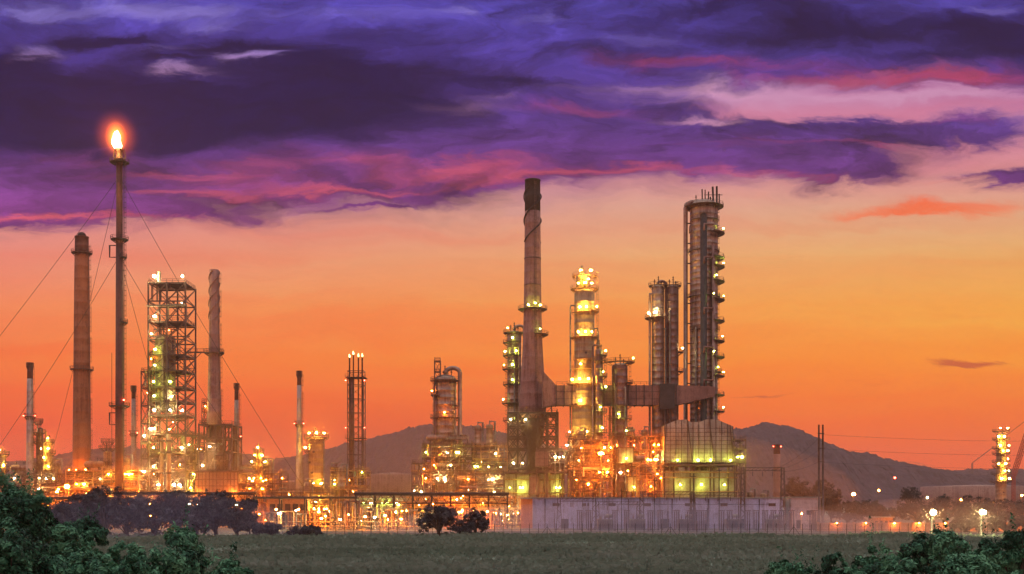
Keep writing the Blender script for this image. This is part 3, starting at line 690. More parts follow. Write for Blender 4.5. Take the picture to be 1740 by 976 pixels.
# four-pipe burner tower
D = 410; t = T('burner_tower', 'narrow lattice tower of four slender pipes with small flames on top', 'tower', 605, D)
for dx, w_, yt in ((-11, 2.6, 608), (-4.5, 2.2, 603), (4, 2.2, 607), (10.5, 2.6, 607)):
    MB().tube([(S(dx, D), 0, 1), (S(dx, D), 0, Z(yt, D))], S(w_, D)/2, 10).build('burner_pipe', 'steel', t)
    f = flame_mesh(.45, 1.3, dx).build('flame', flamemat((1, .5, .12), (1, .8, .35), 6.0), t, loc=(S(dx, D), 0, Z(yt, D)))
MB().lathe([(S(4.2, D), 1), (S(4.2, D), Z(645, D)), (S(3, D), Z(640, D))], 16, S(-7.5, D), 1).build('riser', 'clad2', t)
b = MB(); W = S(27, D); zz = 2
X4 = [(-W/2, -W/4), (W/2, -W/4), (W/2, W*.6), (-W/2, W*.6)]
for x, y in X4: b.bar((x, y, 0), (x, y, Z(640, D)), .3)
b.build('lattice_legs', 'steel', t)
b = MB(); z = 0
while z < Z(645, D)-1:
    zn = z+5.2
    for (x, y), (x2, y2) in zip(X4, X4[1:]+X4[:1]): b.bar((x, y, zn), (x2, y2, zn), .22); b.bar((x, y, z), (x2, y2, zn), .13)
    z = zn
b.build('lattice_bracing', 'steel', t)
for yy in (642, 745): 
    b = MB().box(0, W*.18, Z(yy, D), W+1.6, W+1.4, .15); pf = b.build('platform', 'steel', t); MB().rail([(-W/2-.8, -W/4-.8, Z(yy, D)), (W/2+.8, -W/4-.8, Z(yy, D))]).build('railing', 'steel', pf)
for dx in (-16, 16): lamp(t, S(dx, D), -2.6, Z(648, D), 'R', .35)
for dx in (-16, 16): lamp(t, S(dx, D), -2.6, Z(728, D), 'R', .28)

# main chimney
D = 420
main = chimney(905, D, [(308, 26), (420, 27.5), (530, 30), (590, 34), (700, 47), (712, 47)], 'great tapering concrete chimney with black top and spiral cables, on a lattice base', 'conc', 360, 'black',
        plats=[(526, 0, 360, 2.2, (-80,), 'G'), (569, -80, 60, 2.4, (-60,), 'G')], z0=Z(712, D), ladder=-75)
for s_ in range(2):
    pts = []; za, zb = Z(318, D), Z(412, D)
    for i in range(41):
        z = zb+(za-zb)*i/40; a = s_*PI+1.15*2*PI*i/40+.3; R = S(27, D)/2+.25; pts.append((R*math.cos(a), R*math.sin(a), z))
    MB().tube(pts, .26, 6).build('spiral_cable', 'black', main)
for yy in (440, 485): MB().lathe([(S(28.4+(yy-440)*.03, D)/2, Z(yy, D)-.25), (S(29.6, D)/2, Z(yy, D)), (S(28.4, D)/2, Z(yy, D)+.25)], 28).build('stiffener_ring', 'steel', main)
for a, dz in ((-110, 1.5), (-55, 2.4)):
    R = S(30, D)/2+1.6; lamp(main, R*math.cos(D2(a)), R*math.sin(D2(a)), Z(526, D)+.9, 'G', .36)
# its lattice base
frame('lattice_tower', 'dark lattice base of crossed steel carrying the great concrete chimney', 863, 948, 410, 20, [702, 722, 742, 762, 796], 5, 2, 'dark', .55, 'x', decks=[0, 4], lamps=[(868, 1, 0), (893, 1, 0), (872, 4, 0), (888, 4, 0)], kind='W', lr=.36, cat='structure', bw=.32)
b0 = T('furnace_hopper', 'dark brown funnel-shaped furnace hopper hanging inside the lattice base of the great chimney', 'hopper', 905, 418)
MB().lathe([(S(9, D), 14), (S(9, D), Z(775, D)), (S(18, D), Z(750, D)), (S(20, D), Z(725, D)), (S(23, D), Z(713, D))], 8).build('casing', 'dark', b0)
MB().lathe([(S(14, 420), Z(728, D)), (S(14, 420), Z(724, D))], 20).build('flange', 'cream', b0)
# big duct
D = 405
t = T('flue_duct', 'long ribbed brown flue duct running level from the great chimney to the boiler house', 'duct', 1070, D)
def dx(px): return X(px, D)-X(1070, D)
zt, zb = Z(655, D), Z(688, D); dd = 7
MB().box((dx(945)+dx(1150))/2, dd/2, (zt+zb)/2, dx(1150)-dx(945), dd, zt-zb).build('duct_body', 'duct', t)
b = MB(); z1, z2 = Z(630, D), Z(692, D)
b.hexa([(dx(922), 0, z2), (dx(945), 0, zb), (dx(945), dd, zb), (dx(922), dd, z2), (dx(922), 0, z1), (dx(945), 0, zt+.01), (dx(945), dd, zt), (dx(922), dd, z1)]); b.build('inlet_hood', 'duct', t)
b = MB(); z1 = Z(657, D); z2 = Z(675, D)
b.hexa([(dx(1150), 0, zb), (dx(1215), 0, Z(674, D)), (dx(1215), dd, Z(674, D)), (dx(1150), dd, zb), (dx(1150), 0, zt), (dx(1215), 0, Z(657, D)), (dx(1215), dd, Z(657, D)), (dx(1150), dd, zt)]); b.build('duct_body', 'duct', t)
b = MB()
for i in range(16):
    px = 945+i*13.6; x = dx(px); b.box(x, -.14, (zt+zb)/2, .28, .28, zt-zb+.6); b.box(x, dd/2, zt+.14, .28, dd+.5, .28); b.box(x, dd/2, zb-.14, .28, dd+.5, .28)
for zz in (zt-(zt-zb)*.33, zt-(zt-zb)*.7): b.box((dx(945)+dx(1150))/2, -.07, zz, dx(1150)-dx(945), .12, .14)
b.build('stiffening_rib', 'dark', t)
b = MB(); b.rail([(dx(945), .3, zt+.3), (dx(1150), .3, zt+.3)], w=.08); b.build('railing', 'steel', t)
MB().lathe([(S(16, D), 0), (S(16, D), 3.5)], 8, dx(1135), -.8).build('damper_casing', 'dark', t)
o = MB().box(dx(1133), -.9, (zt+zb)/2-.6, S(25, D), 1.6, zt-zb+2).build('expansion_joint', 'dark', t)
for px, yb in ((932, 705), (1043, 905), (1135, 905)):
    b = MB(); x = dx(px); zz = zb-.3; ze = max(0, Z(yb, D)) if yb < 900 else 0
    for ox in (-1.4, 1.4):
        for oy in (1, 6): b.bar((x+ox, oy, ze), (x+ox*.8, oy, zz), .32)
    z = ze; k = 1
    while z < zz-3: b.bar((x-1.4*k, 1, z), (x+1.4*k, 1, z+3.2), .16); b.bar((x-1.4, 1, z+3.2), (x+1.4, 1, z+3.2), .16); k = -k; z += 3.2
    b.build('support_trestle', 'steel', t)
# ================================================================== 2. boiler house and low buildings right of the great chimney
D = 398
t = T('boiler_house', 'large ribbed pale boiler house with humped roof glowing green along its foot', 'boiler house', 1188, D)
def dx(px): return X(px, D)-X(1188, D)
dep = 16
top = [(1129, 723), (1150, 714), (1166, 713), (1174, 718), (1190, 717), (1200, 713), (1218, 713), (1246, 725)]
zb = Z(786, D)
b = MB(); n = len(top)
for y in (0, dep):
    for px, py in top: b.v.append((dx(px), y, Z(py, D)))
    for px, py in top: b.v.append((dx(px), y, zb))
for i in range(n-1):
    b.face([i, n+i, n+i+1, i+1]); b.face([2*n+i, 2*n+i+1, 3*n+i+1, 3*n+i]); b.face([i, i+1, 2*n+i+1, 2*n+i]); b.face([n+i, 3*n+i, 3*n+i+1, n+i+1])
b.face([0, 2*n, 3*n, n]); b.face([n-1, 2*n-1, 4*n-1, 3*n-1]); b.build('casing', 'boiler', t)
b = MB()
def topy(px):
    for (a, ya), (c, yc) in zip(top, top[1:]):
        if a <= px <= c: return ya+(yc-ya)*(px-a)/(c-a)
    return 730
for px in [1129+i*9.7 for i in range(13)]: b.box(dx(min(px, 1245.5)), -.12, (Z(topy(min(px, 1245)), D)+zb)/2, .22, .24, Z(topy(min(px, 1245)), D)-zb)
for py in (728, 735, 742, 749, 756, 763, 770, 777, 784):
    b.box(0, -.06, Z(py, D), dx(1245)-dx(1129), .11, .16)
b.build('stiffening_rib', 'steel', t)
for xa, xb in ((1168, 1176), (1205, 1213), (1132, 1128), (1240, 1246)): MB().bar((dx(xa), -.5, Z(topy(xa), D)), (dx(xb), -.5, zb), .35).build('buckstay', 'steel', t)
zz = Z(789, D)
MB().box(0, dep/2-1.2, zz-.4, dx(1252)-dx(1124), dep+2.6, .5).build('deck', 'steel', t)
MB().rail([(dx(1124), -2.4, zz), (dx(1252), -2.4, zz)], w=.11).build('railing', 'steel', t)
for px in (1150, 1185, 1206, 1240): lamp(t, dx(px), -1.6, zz+1.4, 'G', .38)
# lower storey
z1, z2 = Z(800, D), 0
MB().box(0, dep/2, (z1+z2)/2, dx(1250)-dx(1128), dep-1, z1-z2).build('wall', 'boiler', t)
for px in (1128, 1144, 1172, 1178, 1206, 1212, 1236, 1250): MB().box(dx(px), -1.2, (zz-.7)/2, .5, .5, zz-.7).build('post', 'steel', t)
for px in (1155, 1191, 1230): lamp(t, dx(px), -1.0, Z(824, D), 'G', .33)
for py in (803, 812, 836): MB().tube([(dx(1126), -1.9, Z(py, D)), (dx(1252), -1.9, Z(py, D))], .22, 8).build('pipe', 'orange', t)
# upper right cage beside boiler
frame('steel_platform', 'slim steel cage with two lamps fixed at the right end of the boiler house', 1248, 1267, 396, 10, [748, 764, 786, 805], 1, 1, 'steel', .35, 'x', lamps=[(1253, 2, 0), (1260, 2, 0), (1256, 4, 0)], kind='G', lr=.42)
# low green-lit hall under the lattice base
D = 392
t = T('pump_hall', 'long low hall with green-lit wall panels under the lattice base of the great chimney', 'building', 908, D)
def dx(px): return X(px, D)-X(908, D)
MB().box(0, 8, Z(806, D)/2, dx(958)-dx(857), 14, Z(806, D)).build('wall', 'boiler', t)
MB().box(0, 7.5, Z(803, D), dx(962)-dx(854), 17, .6).build('roof', 'steel', t)
for px in (857, 877, 900, 915, 935, 958): MB().box(dx(px), .6, Z(806, D)/2, .45, .45, Z(806, D)).build('post', 'steel', t)
for px in (866, 884, 888, 945, 951): lamp(t, dx(px), -.5, Z(829, D), 'G', .27)
for py in (815, 838): MB().tube([(dx(855), .2, Z(py, D)), (dx(960), .2, Z(py, D))], .2, 8).build('pipe', 'orange', t)
MB().box(dx(908), -.3, Z(825, D), S(17, D), 1.4, S(30, D)).build('duct', 'tank', t)
frame('process_structure', 'brown vessel deck with ducts standing in front of the chimney lattice base', 912, 975, 388, 10, [766, 786, 803], 4, 1, 'steel', .35, 'some', lamps=[(950, 1, 0), (957, 1, 0), (963, 0, 0), (944, 1, 0)], kind='W', lr=.42, fill=14, seed=5, pm='clad2')
t = T('furnace_box', 'square brown furnace box on a deck beside the chimney lattice base', 'furnace', 921, 386)
MB().box(0, 3, Z(780, 386), S(22, 386), 6, S(26, 386)).build('casing', 'duct', t)
b = MB()
for i in range(4): b.box(-S(10.8, 386)+S(7.2, 386)*i, -.1, Z(780, 386), .2, .2, S(27, 386))
for py in (768, 780, 792): b.box(0, -.08, Z(py, 386), S(22.6, 386), .15, .2)
b.build('stiffening_rib', 'steel', t)
for dx_ in (-9, 9): MB().box(S(dx_, 386), 3, Z(793, 386)/2, .5, .5, Z(793, 386)-.2).build('leg', 'steel', t)
# green-lit box units
for px, py, w_, h_, lab in ((1064, 774, 26, 24, 'upper square pale cabin with a green glow right of the orange starburst lamp'), (1077, 823, 22, 24, 'lower narrow pale cabin with a green glow under the square cabin')):
    D = 394; t = T('equipment_cabin', lab, 'cabin', px, D); z = Z(py, D)
    MB().box(0, 4, z, S(w_, D), 7, S(h_, D)).build('wall', 'boiler', t); MB().box(0, 4, z+S(h_, D)/2+.2, S(w_+3, D), 8, .35).build('roof', 'steel', t)
    for k in (-.5, 0, .5): MB().box(S(w_*k*.96, D), .4, z, .25, .2, S(h_, D)-.1).build('stiffening_rib', 'steel', t)
    for k in (-.45, .45):
        MB().box(S(w_*k, D), 4, (z-S(h_, D)/2)/2, .4, .4, max(.3, z-S(h_, D)/2-.05)).build('leg', 'steel', t)
    lamp(t, 0, -.6, z-S(h_*.22, D), 'G', .27)

# ================================================================== 3. tall columns
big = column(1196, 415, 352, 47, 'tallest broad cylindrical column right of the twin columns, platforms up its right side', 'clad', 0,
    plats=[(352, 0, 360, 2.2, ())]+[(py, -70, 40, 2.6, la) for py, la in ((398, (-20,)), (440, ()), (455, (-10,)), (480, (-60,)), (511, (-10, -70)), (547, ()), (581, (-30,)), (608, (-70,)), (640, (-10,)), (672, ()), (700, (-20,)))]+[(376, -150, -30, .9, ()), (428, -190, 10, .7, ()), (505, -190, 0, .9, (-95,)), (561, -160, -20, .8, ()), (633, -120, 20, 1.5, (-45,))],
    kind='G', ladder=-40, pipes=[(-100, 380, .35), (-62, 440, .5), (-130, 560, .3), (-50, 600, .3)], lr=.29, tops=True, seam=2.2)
D = 415
for px, yt in ((1193, 322), (1198, 330), (1204, 326), (1211, 318), (1218, 317), (1222, 330), (1207, 335)):
    MB().tube([(S(px-1196, D), random.uniform(-2, 2), Z(352, D)), (S(px-1196, D), 0, Z(yt, D))], .38 if px in (1211, 1218) else .25, 8).build('vent_pipe', 'dark', big)
MB().bar((S(2, D), -2, Z(334, D)), (S(30, D), -2, Z(334, D)), .2).build('davit', 'dark', big)
P = [(0, 0, Z(346, D)), (0, 0, Z(342, D))]
P = [(S(-6, D), 0, Z(352, D)), (S(-6, D), 0, Z(345, D)), (S(-10, D), 0, Z(343, D)), (S(-22, D), 0, Z(344, D)), (S(-28, D), 0, Z(347, D)), (S(-31, D), 0, Z(354, D)), (S(-31, D), 0, Z(370, D)), (S(-31, D), 0, 1)]
MB().tube(P, S(3.6, D), 14).build('overhead_pipe', 'clad', big)
MB().tube([(-1.2, -5.9, Z(372, D)), (-1.2, -6.5, Z(378, D)), (-1.2, -6.5, 1)], 1.15, 14).build('riser_pipe', 'dark', big)
MB().tube([(2.3, -5.9, Z(420, D)), (2.3, -6.3, Z(424, D)), (2.3, -6.3, 1)], .5, 12).build('riser_pipe', 'clad2', big)
for py in (395, 450, 535, 600, 655): MB().tube([(-1.2, -6.9, Z(py, D)-1), (-1.2, -7.7, Z(py, D)-1), (-1.2, -7.7, Z(py, D)+1.2), (2.3, -7.2, Z(py, D)+1.2)], .28, 8).build('bypass_pipe', 'clad2', big)
b = MB(); 
for py in range(380, 880, 34): b.box(S(-27, D), 0, Z(py, D), S(14, D), .5, .4)
b.build('pipe_bracket', 'steel', big)
MB().tube([(S(-22, D), -3.4, Z(395, D)), (S(-26, D), -3.4, Z(400, D)), (S(-26, D), -3.4, Z(388, D)), (S(-22, D), -3.4, Z(384, D))], .3, 8).build('bypass_pipe', 'clad2', big)
column(1118, 410, 490, 21, 'left and thicker-piped of the twin columns, with a lamplit platform on its left side', 'clad', 0,
    plats=[(486, 0, 360, 1.2, ()), (541, -230, -60, 2.6, (-150, -110)), (660, -180, -20, 1, ())], kind='W', ladder=-60, pipes=[(-178, 500, .42), (-30, 560, .3)], over=20)
column(1143, 410, 490, 20, 'right of the twin columns, smooth grey shell with a small side platform', 'clad2', 0,
    plats=[(486, 0, 360, 1.0, ()), (599, -60, 30, 1.8, (-10,)), (632, -60, 30, 1.8, ())], kind='W', ladder=-70, pipes=[(-120, 530, .25)])
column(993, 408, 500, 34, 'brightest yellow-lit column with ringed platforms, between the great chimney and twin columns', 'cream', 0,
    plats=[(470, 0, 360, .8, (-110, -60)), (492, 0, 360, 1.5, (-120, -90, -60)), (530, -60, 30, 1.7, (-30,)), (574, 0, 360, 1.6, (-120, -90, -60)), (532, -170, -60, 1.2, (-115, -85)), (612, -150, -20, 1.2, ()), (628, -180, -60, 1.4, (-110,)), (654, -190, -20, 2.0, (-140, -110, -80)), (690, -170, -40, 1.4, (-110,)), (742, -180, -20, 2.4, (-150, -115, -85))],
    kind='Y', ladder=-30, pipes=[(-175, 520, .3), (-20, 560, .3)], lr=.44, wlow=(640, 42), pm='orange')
t = [o for o in bpy.context.scene.objects if o.get('label', '').startswith('brightest yellow')][0]
MB().lathe([(S(10, 408), Z(490, 408)), (S(10, 408), Z(470, 408)), (S(4, 408), Z(464, 408)), (S(2, 408), Z(452, 408))], 16, S(-4, 408)).build('top_head', 'cream', t)
lamp(t, S(-8, 408), -2.4, Z(462, 408), 'Y', .4); lamp(t, S(6, 408), -2, Z(476, 408), 'Y', .36)
column(1018, 402, 596, 13, 'slim column with greenish lamps tucked right of the bright yellow column', 'clad2', 0,
    plats=[(604, -90, 60, 1.6, (-30,)), (613, -150, 0, 1.2, ()), (640, -90, 30, 1.6, (-60,)), (665, -90, 30, 1.6, (-30,)), (700, -120, 20, 1.6, (-80,)), (735, -120, 20, 1.6, (-70,))], kind='G', ladder=0, over=180, lr=.34)
column(1053, 404, 624, 27, 'short stout column with railed top above the flue duct, left of the twin columns', 'clad2', 0,
    plats=[(616, -180, 60, 2.6, (0,)), (651, -60, 30, 2.0, ()), (690, -180, 0, 1.6, ()), (712, -180, 0, 1.6, (-100,)), (740, -180, 0, 1.6, (-60,))], kind='G', ladder=-10, pipes=[(-120, 640, .35), (-60, 660, .3)], lr=.3)
column(874, 440, 568, 24, 'green-lamped column half hidden behind the left side of the great chimney', 'clad', 0,
    plats=[(566, 0, 360, 1.6, (-130,)), (583, -200, -60, 1.8, (-100,)), (605, -200, -60, 1.8, (-150, -80)), (628, -200, -60, 2.0, (-160, -100)), (654, -200, -60, 1.8, (-100,)), (686, -200, -60, 2.2, (-165,)), (715, -200, -60, 1.8, (-90,))], kind='G', ladder=-150, pipes=[(-60, 590, .4), (-90, 600, .3)], over=-10, lr=.4)
column(757, 405, 646, 37, 'stout brown column with a bent overhead pipe above the terraced process structure', 'clad', 0,
    plats=[(647, 0, 360, 1.6, ()), (672, -200, -120, 1.5, (-160,)), (710, 0, 360, 1.6, (-90,)), (690, -60, 20, 1.5, ())], kind='S', ladder=-150, pipes=[(-150, 655, .3), (-40, 700, .25)], over=-8, lr=.3)
frame('access_tower', 'thin ladder cage hugging the left side of the stout brown column', 738, 748, 402, 3, [614, 632, 648, 680, 712], 1, 1, 'steel', .25, 'x', rails=True)
column(538, 402, 748, 27, 'stubby drum-like column glowing yellow at its foot with lamps round the top', 'orange', Z(828, 402),
    plats=[(744, 0, 360, 1.6, (-120, -80, -40)), (768, -220, -130, 1.5, (-170,)), (829, 0, 360, 2.2, (-130, -95, -60))], kind='Y', ladder=-140, pipes=[(-30, 752, .2)], lr=.4)
b = MB(); t = T('column_pedestal', 'square ochre pedestal carrying the stubby yellow-glowing column', 'pedestal', 538, 402)
MB().box(0, 0, Z(830, 402)/2, S(30, 402), 6.4, Z(830, 402)-.2).build('block', 'orange', t)
column(440, 398, 770, 9, 'small tiered column topped by a lamp, left of the lone slim chimney', 'orange', 0, wlow=(790, 14),
    plats=[(768, 0, 360, .9, (-90,)), (781, 0, 360, .9, (-140, -40)), (792, 0, 360, 1.3, (-160, -20)), (825, 0, 360, 1.3, (-140, -40))], kind='Y', ladder=-120, lr=.36)
column(183, 405, 770, 14, 'short orange column with a railed crow-nest top, just left of the flare stack', 'orange', 0,
    plats=[(762, 0, 360, 1.6, ()), (751, 0, 360, .8, ()), (785, -180, 0, 1.0, ())], kind='S', ladder=-60, lr=.3)
column(65, 402, 735, 7, 'dark thin column with stacked platforms right of the far-left chimney', 'steel', 0,
    plats=[(717, 0, 360, .9, ()), (735, 0, 360, 1.7, (-160,)), (750, 0, 360, 1.7, ()), (792, 0, 360, 1.0, ())], kind='W', ladder=-40, over=-15, lr=.36)
column(80, 410, 750, 12, 'yellow-lit knobbly column behind the dark thin column at far left', 'cream', 0, wlow=(770, 16),
    plats=[(752, 0, 360, 1.2, (-60,)), (770, 0, 360, 1.3, (-120, -60)), (785, 0, 360, 1.3, (-90,)), (800, 0, 360, 1.5, (-60, -120))], kind='Y', ladder=-20, lr=.34)
column(5, 405, 775, 10, 'yellow-lit column cut off by the left edge of the picture', 'cream', 0, plats=[(772, 0, 360, 1.2, (-100,)), (798, 0, 360, 1.3, (-60,))], kind='Y', lr=.3)
column(1701, 640, 740, 15, 'far column strung with bright lamps between the two cranes at right', 'cream', 0, wlow=(800, 18),
    plats=[(733, 0, 360, 2.2, (-120, -60)), (747, 0, 360, 2.2, (-130, -90)), (762, 0, 360, 2.2, (-120, -40)), (771, 0, 360, 2.4, (-100, -60)), (785, 0, 360, 2.4, (-60,)), (793, 0, 360, 2.4, (-130, -80)), (805, 0, 360, 2.6, (-60, -90)), (818, 0, 360, 3.0, (-110, -60))], kind='Y', lr=.62)

# ================================================================== 4. frames and furnaces on the left
D = 400
tw = frame('frame_tower', 'tall open frame tower covered in white lamps, right of the flare stack', 252, 315, D, 13, [481, 512, 547, 577, 603, 630, 658, 682, 706, 738, 770, 802, 833], 2, 1, 'steel', .5, 'x', decks=[0, 2, 4, 5, 6, 7, 8, 9, 10, 11, 12],
    lamps=[(264, 2, 0), (258, 3, 0), (265, 4, 0), (264, 5, 0), (290, 6, 0), (262, 6, 0), (263, 7, 0), (290, 8, 0), (263, 8, 0), (290, 7, .2), (257, 9, 0), (263, 9, 0), (285, 9, .2), (262, 10, 0), (287, 10, 0), (262, 11, 0), (288, 11, 0), (297, 12, 0), (306, 12, 0), (288, 12, 0), (270, 12, 0), (310, 10, 0), (308, 8, .1)],
    kind=['W', 'W', 'G'], lr=.55, fill=34, seed=9, pm='cream', stair=False, bw=.26)
def dx(px): return X(px, D)-X(283.5, D)
for px in (263, 311): lamp(tw, dx(px), -.6, Z(470, D), 'W', .7)
MB().tube([(dx(267), 2, Z(481, D)), (dx(267), 2, Z(460, D))], .7, 10).build('vent_pipe', 'galv', tw)
column(281, 405, 577, 34, 'fat dark-topped reactor vessel standing inside the lamp-covered frame tower', 'cream', Z(700, 405), plats=(), tops=True, name='reactor_vessel', cat='vessel', pipes=[(-150, 600, .4), (-120, 620, .3), (-60, 600, .3), (-85, 590, .5)])
for px in (275, 287): 
    t = T('vertical_pipe', 'dark orange riser, %s of the pair before the foot of the frame tower' % ('left' if px == 275 else 'right'), 'riser pipe', px, 394)
    MB().lathe([(S(3.6 if px > 280 else 2.8, 394), 0), (S(3.6 if px > 280 else 2.8, 394), Z(738 if px > 280 else 750, 394))], 14).build('shell', 'orange', t)
    for py in (745, 765, 800): MB().lathe([(S(4.6, 394), Z(py+6, 394)), (S(5.4, 394), Z(py+5.7, 394)), (S(5.4, 394), Z(py+3, 394)), (S(4.6, 394), Z(py+2.7, 394))], 14).build('flange', 'steel', t)
frame('frame_tower', 'lower side frame full of pipes leaning against the left of the lamp-covered frame tower', 240, 253, 399, 10, [632, 660, 690, 720, 750, 780, 810, 835], 1, 1, 'steel', .35, 'x', lamps=[(246, 4, 0), (246, 6, 0)], kind=['W', 'G'], fill=10, seed=3, pm='cream')
frame('frame_tower', 'lower pipe-filled frame between the lamp-covered tower and the furnace', 315, 338, 402, 10, [740, 765, 790, 815, 838], 2, 1, 'steel', .35, 'some', lamps=[(322, 1, 0), (330, 3, 0), (325, 4, 0)], kind=['W', 'G'], fill=16, seed=4, pm='cream')
# bridge from tower to chimney
t = T('access_bridge', 'level railed gangway joining the frame tower to the strake-topped chimney', 'gangway', 345, 402)
def dx(px): return X(px, 402)-X(345, 402)
zb = Z(600, 402)
MB().box((dx(316)+dx(382))/2, -1.6, zb, dx(382)-dx(316), 1.6, .4).build('deck', 'steel', t)
MB().rail([(dx(316), -2.4, zb+.2), (dx(382), -2.4, zb+.2)], w=.12).build('railing', 'steel', t)
b = MB(); b.bar((dx(316), -1.6, Z(655, 402)), (dx(333), -1.6, Z(627, 402)), .3); b.bar((dx(333), -1.6, Z(627, 402)), (dx(333), -1.6, zb), .3); b.bar((dx(333), -1.6, Z(627, 402)), (dx(317), -1.6, Z(604, 402)), .25); b.bar((dx(333), -1.6, Z(627, 402)), (dx(316), -1.6, Z(627, 402)), .2); b.bar((dx(333), -1.6, Z(612, 402)), (dx(345), -1.6, zb), .2); b.bar((dx(372), -1.6, Z(610, 402)), (dx(382), -1.6, zb), .2)
b.build('strut', 'steel', t)
# furnace
frame('furnace_structure', 'square steel furnace frame with railed roof under the strake-topped chimney', 338, 394, 398, 14, [722, 745, 768, 800], 4, 2, 'steel', .5, 'some', decks=[0, 1, 3], lamps=[(357, 2, 0), (386, 4, 0), (345, 3, 0)], kind='W', lr=.42, fill=8, seed=12, pm='steel')
t = T('furnace', 'tapering dark furnace body inside the square frame under the strake-topped chimney', 'furnace', 366, 405)
MB().lathe([(S(22, 405), Z(800, 405)), (S(20, 405), Z(775, 405)), (S(12, 405), Z(745, 405)), (S(12.4, 405), Z(724, 405))], 12).build('casing', 'duct', t)
t = T('furnace_hall', 'rust-red ribbed furnace hall beneath the square furnace frame', 'building', 368, 396)
MB().box(0, 8, Z(803, 396)/2, S(72, 396), 16, Z(803, 396)-.02).build('wall', 'tank', t)
b = MB()
for i in range(13): b.box(S(-36+6*i, 396), -.12, Z(803, 396)/2, .22, .22, Z(803, 396))
for py in (815, 826, 838): b.box(0, -.07, Z(py, 396), S(73, 396), .13, .25)
b.build('stiffening_rib', 'steel', t)
MB().box(0, 8, Z(802, 396), S(78, 396), 18, .5).build('roof', 'steel', t)
for px in (-33, -26, 28): lamp(t, S(px, 396), -1.4, Z(838, 396), 'S', .4)
frame('access_tower', 'small ladder cage with one orange lamp left of the strake-topped chimney', 343, 352, 400, 3, [684, 700, 718], 1, 1, 'steel', .25, 'x', z0=Z(722, 400), lamps=[(350, 1, 0)], kind='S', lr=.36)

# open process structures, each its own unit
U = [
 ('terraced process structure packed with orange pipes under the stout brown column', 718, 802, 396, 16, [755, 778, 800, 822, 842], 6, 2, 30, ['W', 'G', 'S'], 21),
 ('left wing of the terraced process structure, lower and narrower, facing the hill', 700, 722, 394, 12, [788, 806, 826, 845], 2, 1, 12, ['W', 'S'], 22),
 ('right wing of the process structure beside the chimney lattice base', 802, 862, 398, 14, [758, 780, 802], 4, 2, 20, ['W', 'G', 'W'], 23),
 ('orange equipment frame with thick bent pipes in front of the right wing', 776, 856, 384, 10, [806, 824, 846], 5, 1, 22, ['S', 'W', 'S'], 24),
 ('orange glowing frame below the brightest yellow column, holding the starburst lamp', 968, 1040, 386, 12, [748, 770, 792, 812, 832], 4, 2, 26, ['S', 'S', 'Y'], 25),
 ('pipe-filled bay between the square cabin and the boiler house', 1040, 1128, 402, 12, [742, 765, 790, 812, 832], 6, 1, 28, ['W', 'S', 'S'], 26),
 ('low front bay of red piping below the square cabin', 1086, 1124, 386, 8, [792, 815, 836], 3, 1, 14, ['S', 'S'], 27),
 ('low process bay at the foot of the far-left chimney', 20, 110, 398, 12, [806, 822, 840], 6, 1, 18, ['W', 'S', 'W'], 28),
 ('low orange process bay between the red-brown chimney and the flare stack', 112, 236, 394, 12, [800, 815, 832, 848], 8, 1, 34, ['S', 'S', 'Y'], 29),
 ('lamplit process bay at the foot of the small tiered column', 404, 478, 396, 12, [806, 822, 840], 5, 1, 22, ['Y', 'S', 'S'], 30),
 ('steel bay holding box vessels below the four-pipe burner tower', 562, 622, 400, 12, [800, 812, 832], 4, 1, 18, ['G', 'W', 'W'], 32),
 ('orange two-storey process bay behind the dark pipe bridge', 462, 560, 384, 12, [838, 856, 874], 6, 1, 24, ['S', 'S', 'Y'], 33),
 ('greenish lamplit bay with closely spaced pipes right of the burner tower foot', 596, 690, 372, 12, [848, 864, 880], 7, 1, 26, ['W', 'G', 'W'], 34),
 ('orange low bay behind the two round trees', 690, 800, 374, 12, [846, 862, 880], 8, 1, 26, ['S', 'Y', 'S'], 35),
 ('orange low bay between the two round trees and the white wall', 800, 900, 376, 10, [848, 864, 882], 6, 1, 22, ['S', 'Y', 'W'], 36),
 ('low bay glimpsed behind the dark misty trees left of the flare base', 60, 230, 372, 12, [846, 862, 880], 9, 1, 20, ['S', 'S', 'S'], 37),
 ('low bay glimpsed behind the dark misty trees below the furnace hall', 232, 420, 374, 12, [850, 866, 882], 10, 1, 22, ['S', 'S', 'W'], 38),
]
for (lab, a, c, D, dep, ys, nb, nby, fl, kinds, seed) in U:
    r = random.Random(seed*3); L = []
    n = max(3, int((c-a)/9*len(ys)/(2 if seed > 32 else 3)))
    for k in range(n): L.append((r.uniform(a+2, c-2), r.randrange(1, len(ys)+1), r.choice((0, 0, 0, .3))))
    frame('process_structure', lab, a, c, D, dep, ys, nb, nby, r.choice(['steel', 'orange']) if 'greenish' not in lab else 'galv', .34, 'some', lamps=L, kind=kinds, lr=.36, fill=fl, seed=seed, pm='orange', stair=(seed % 3 == 0), bw=.2)
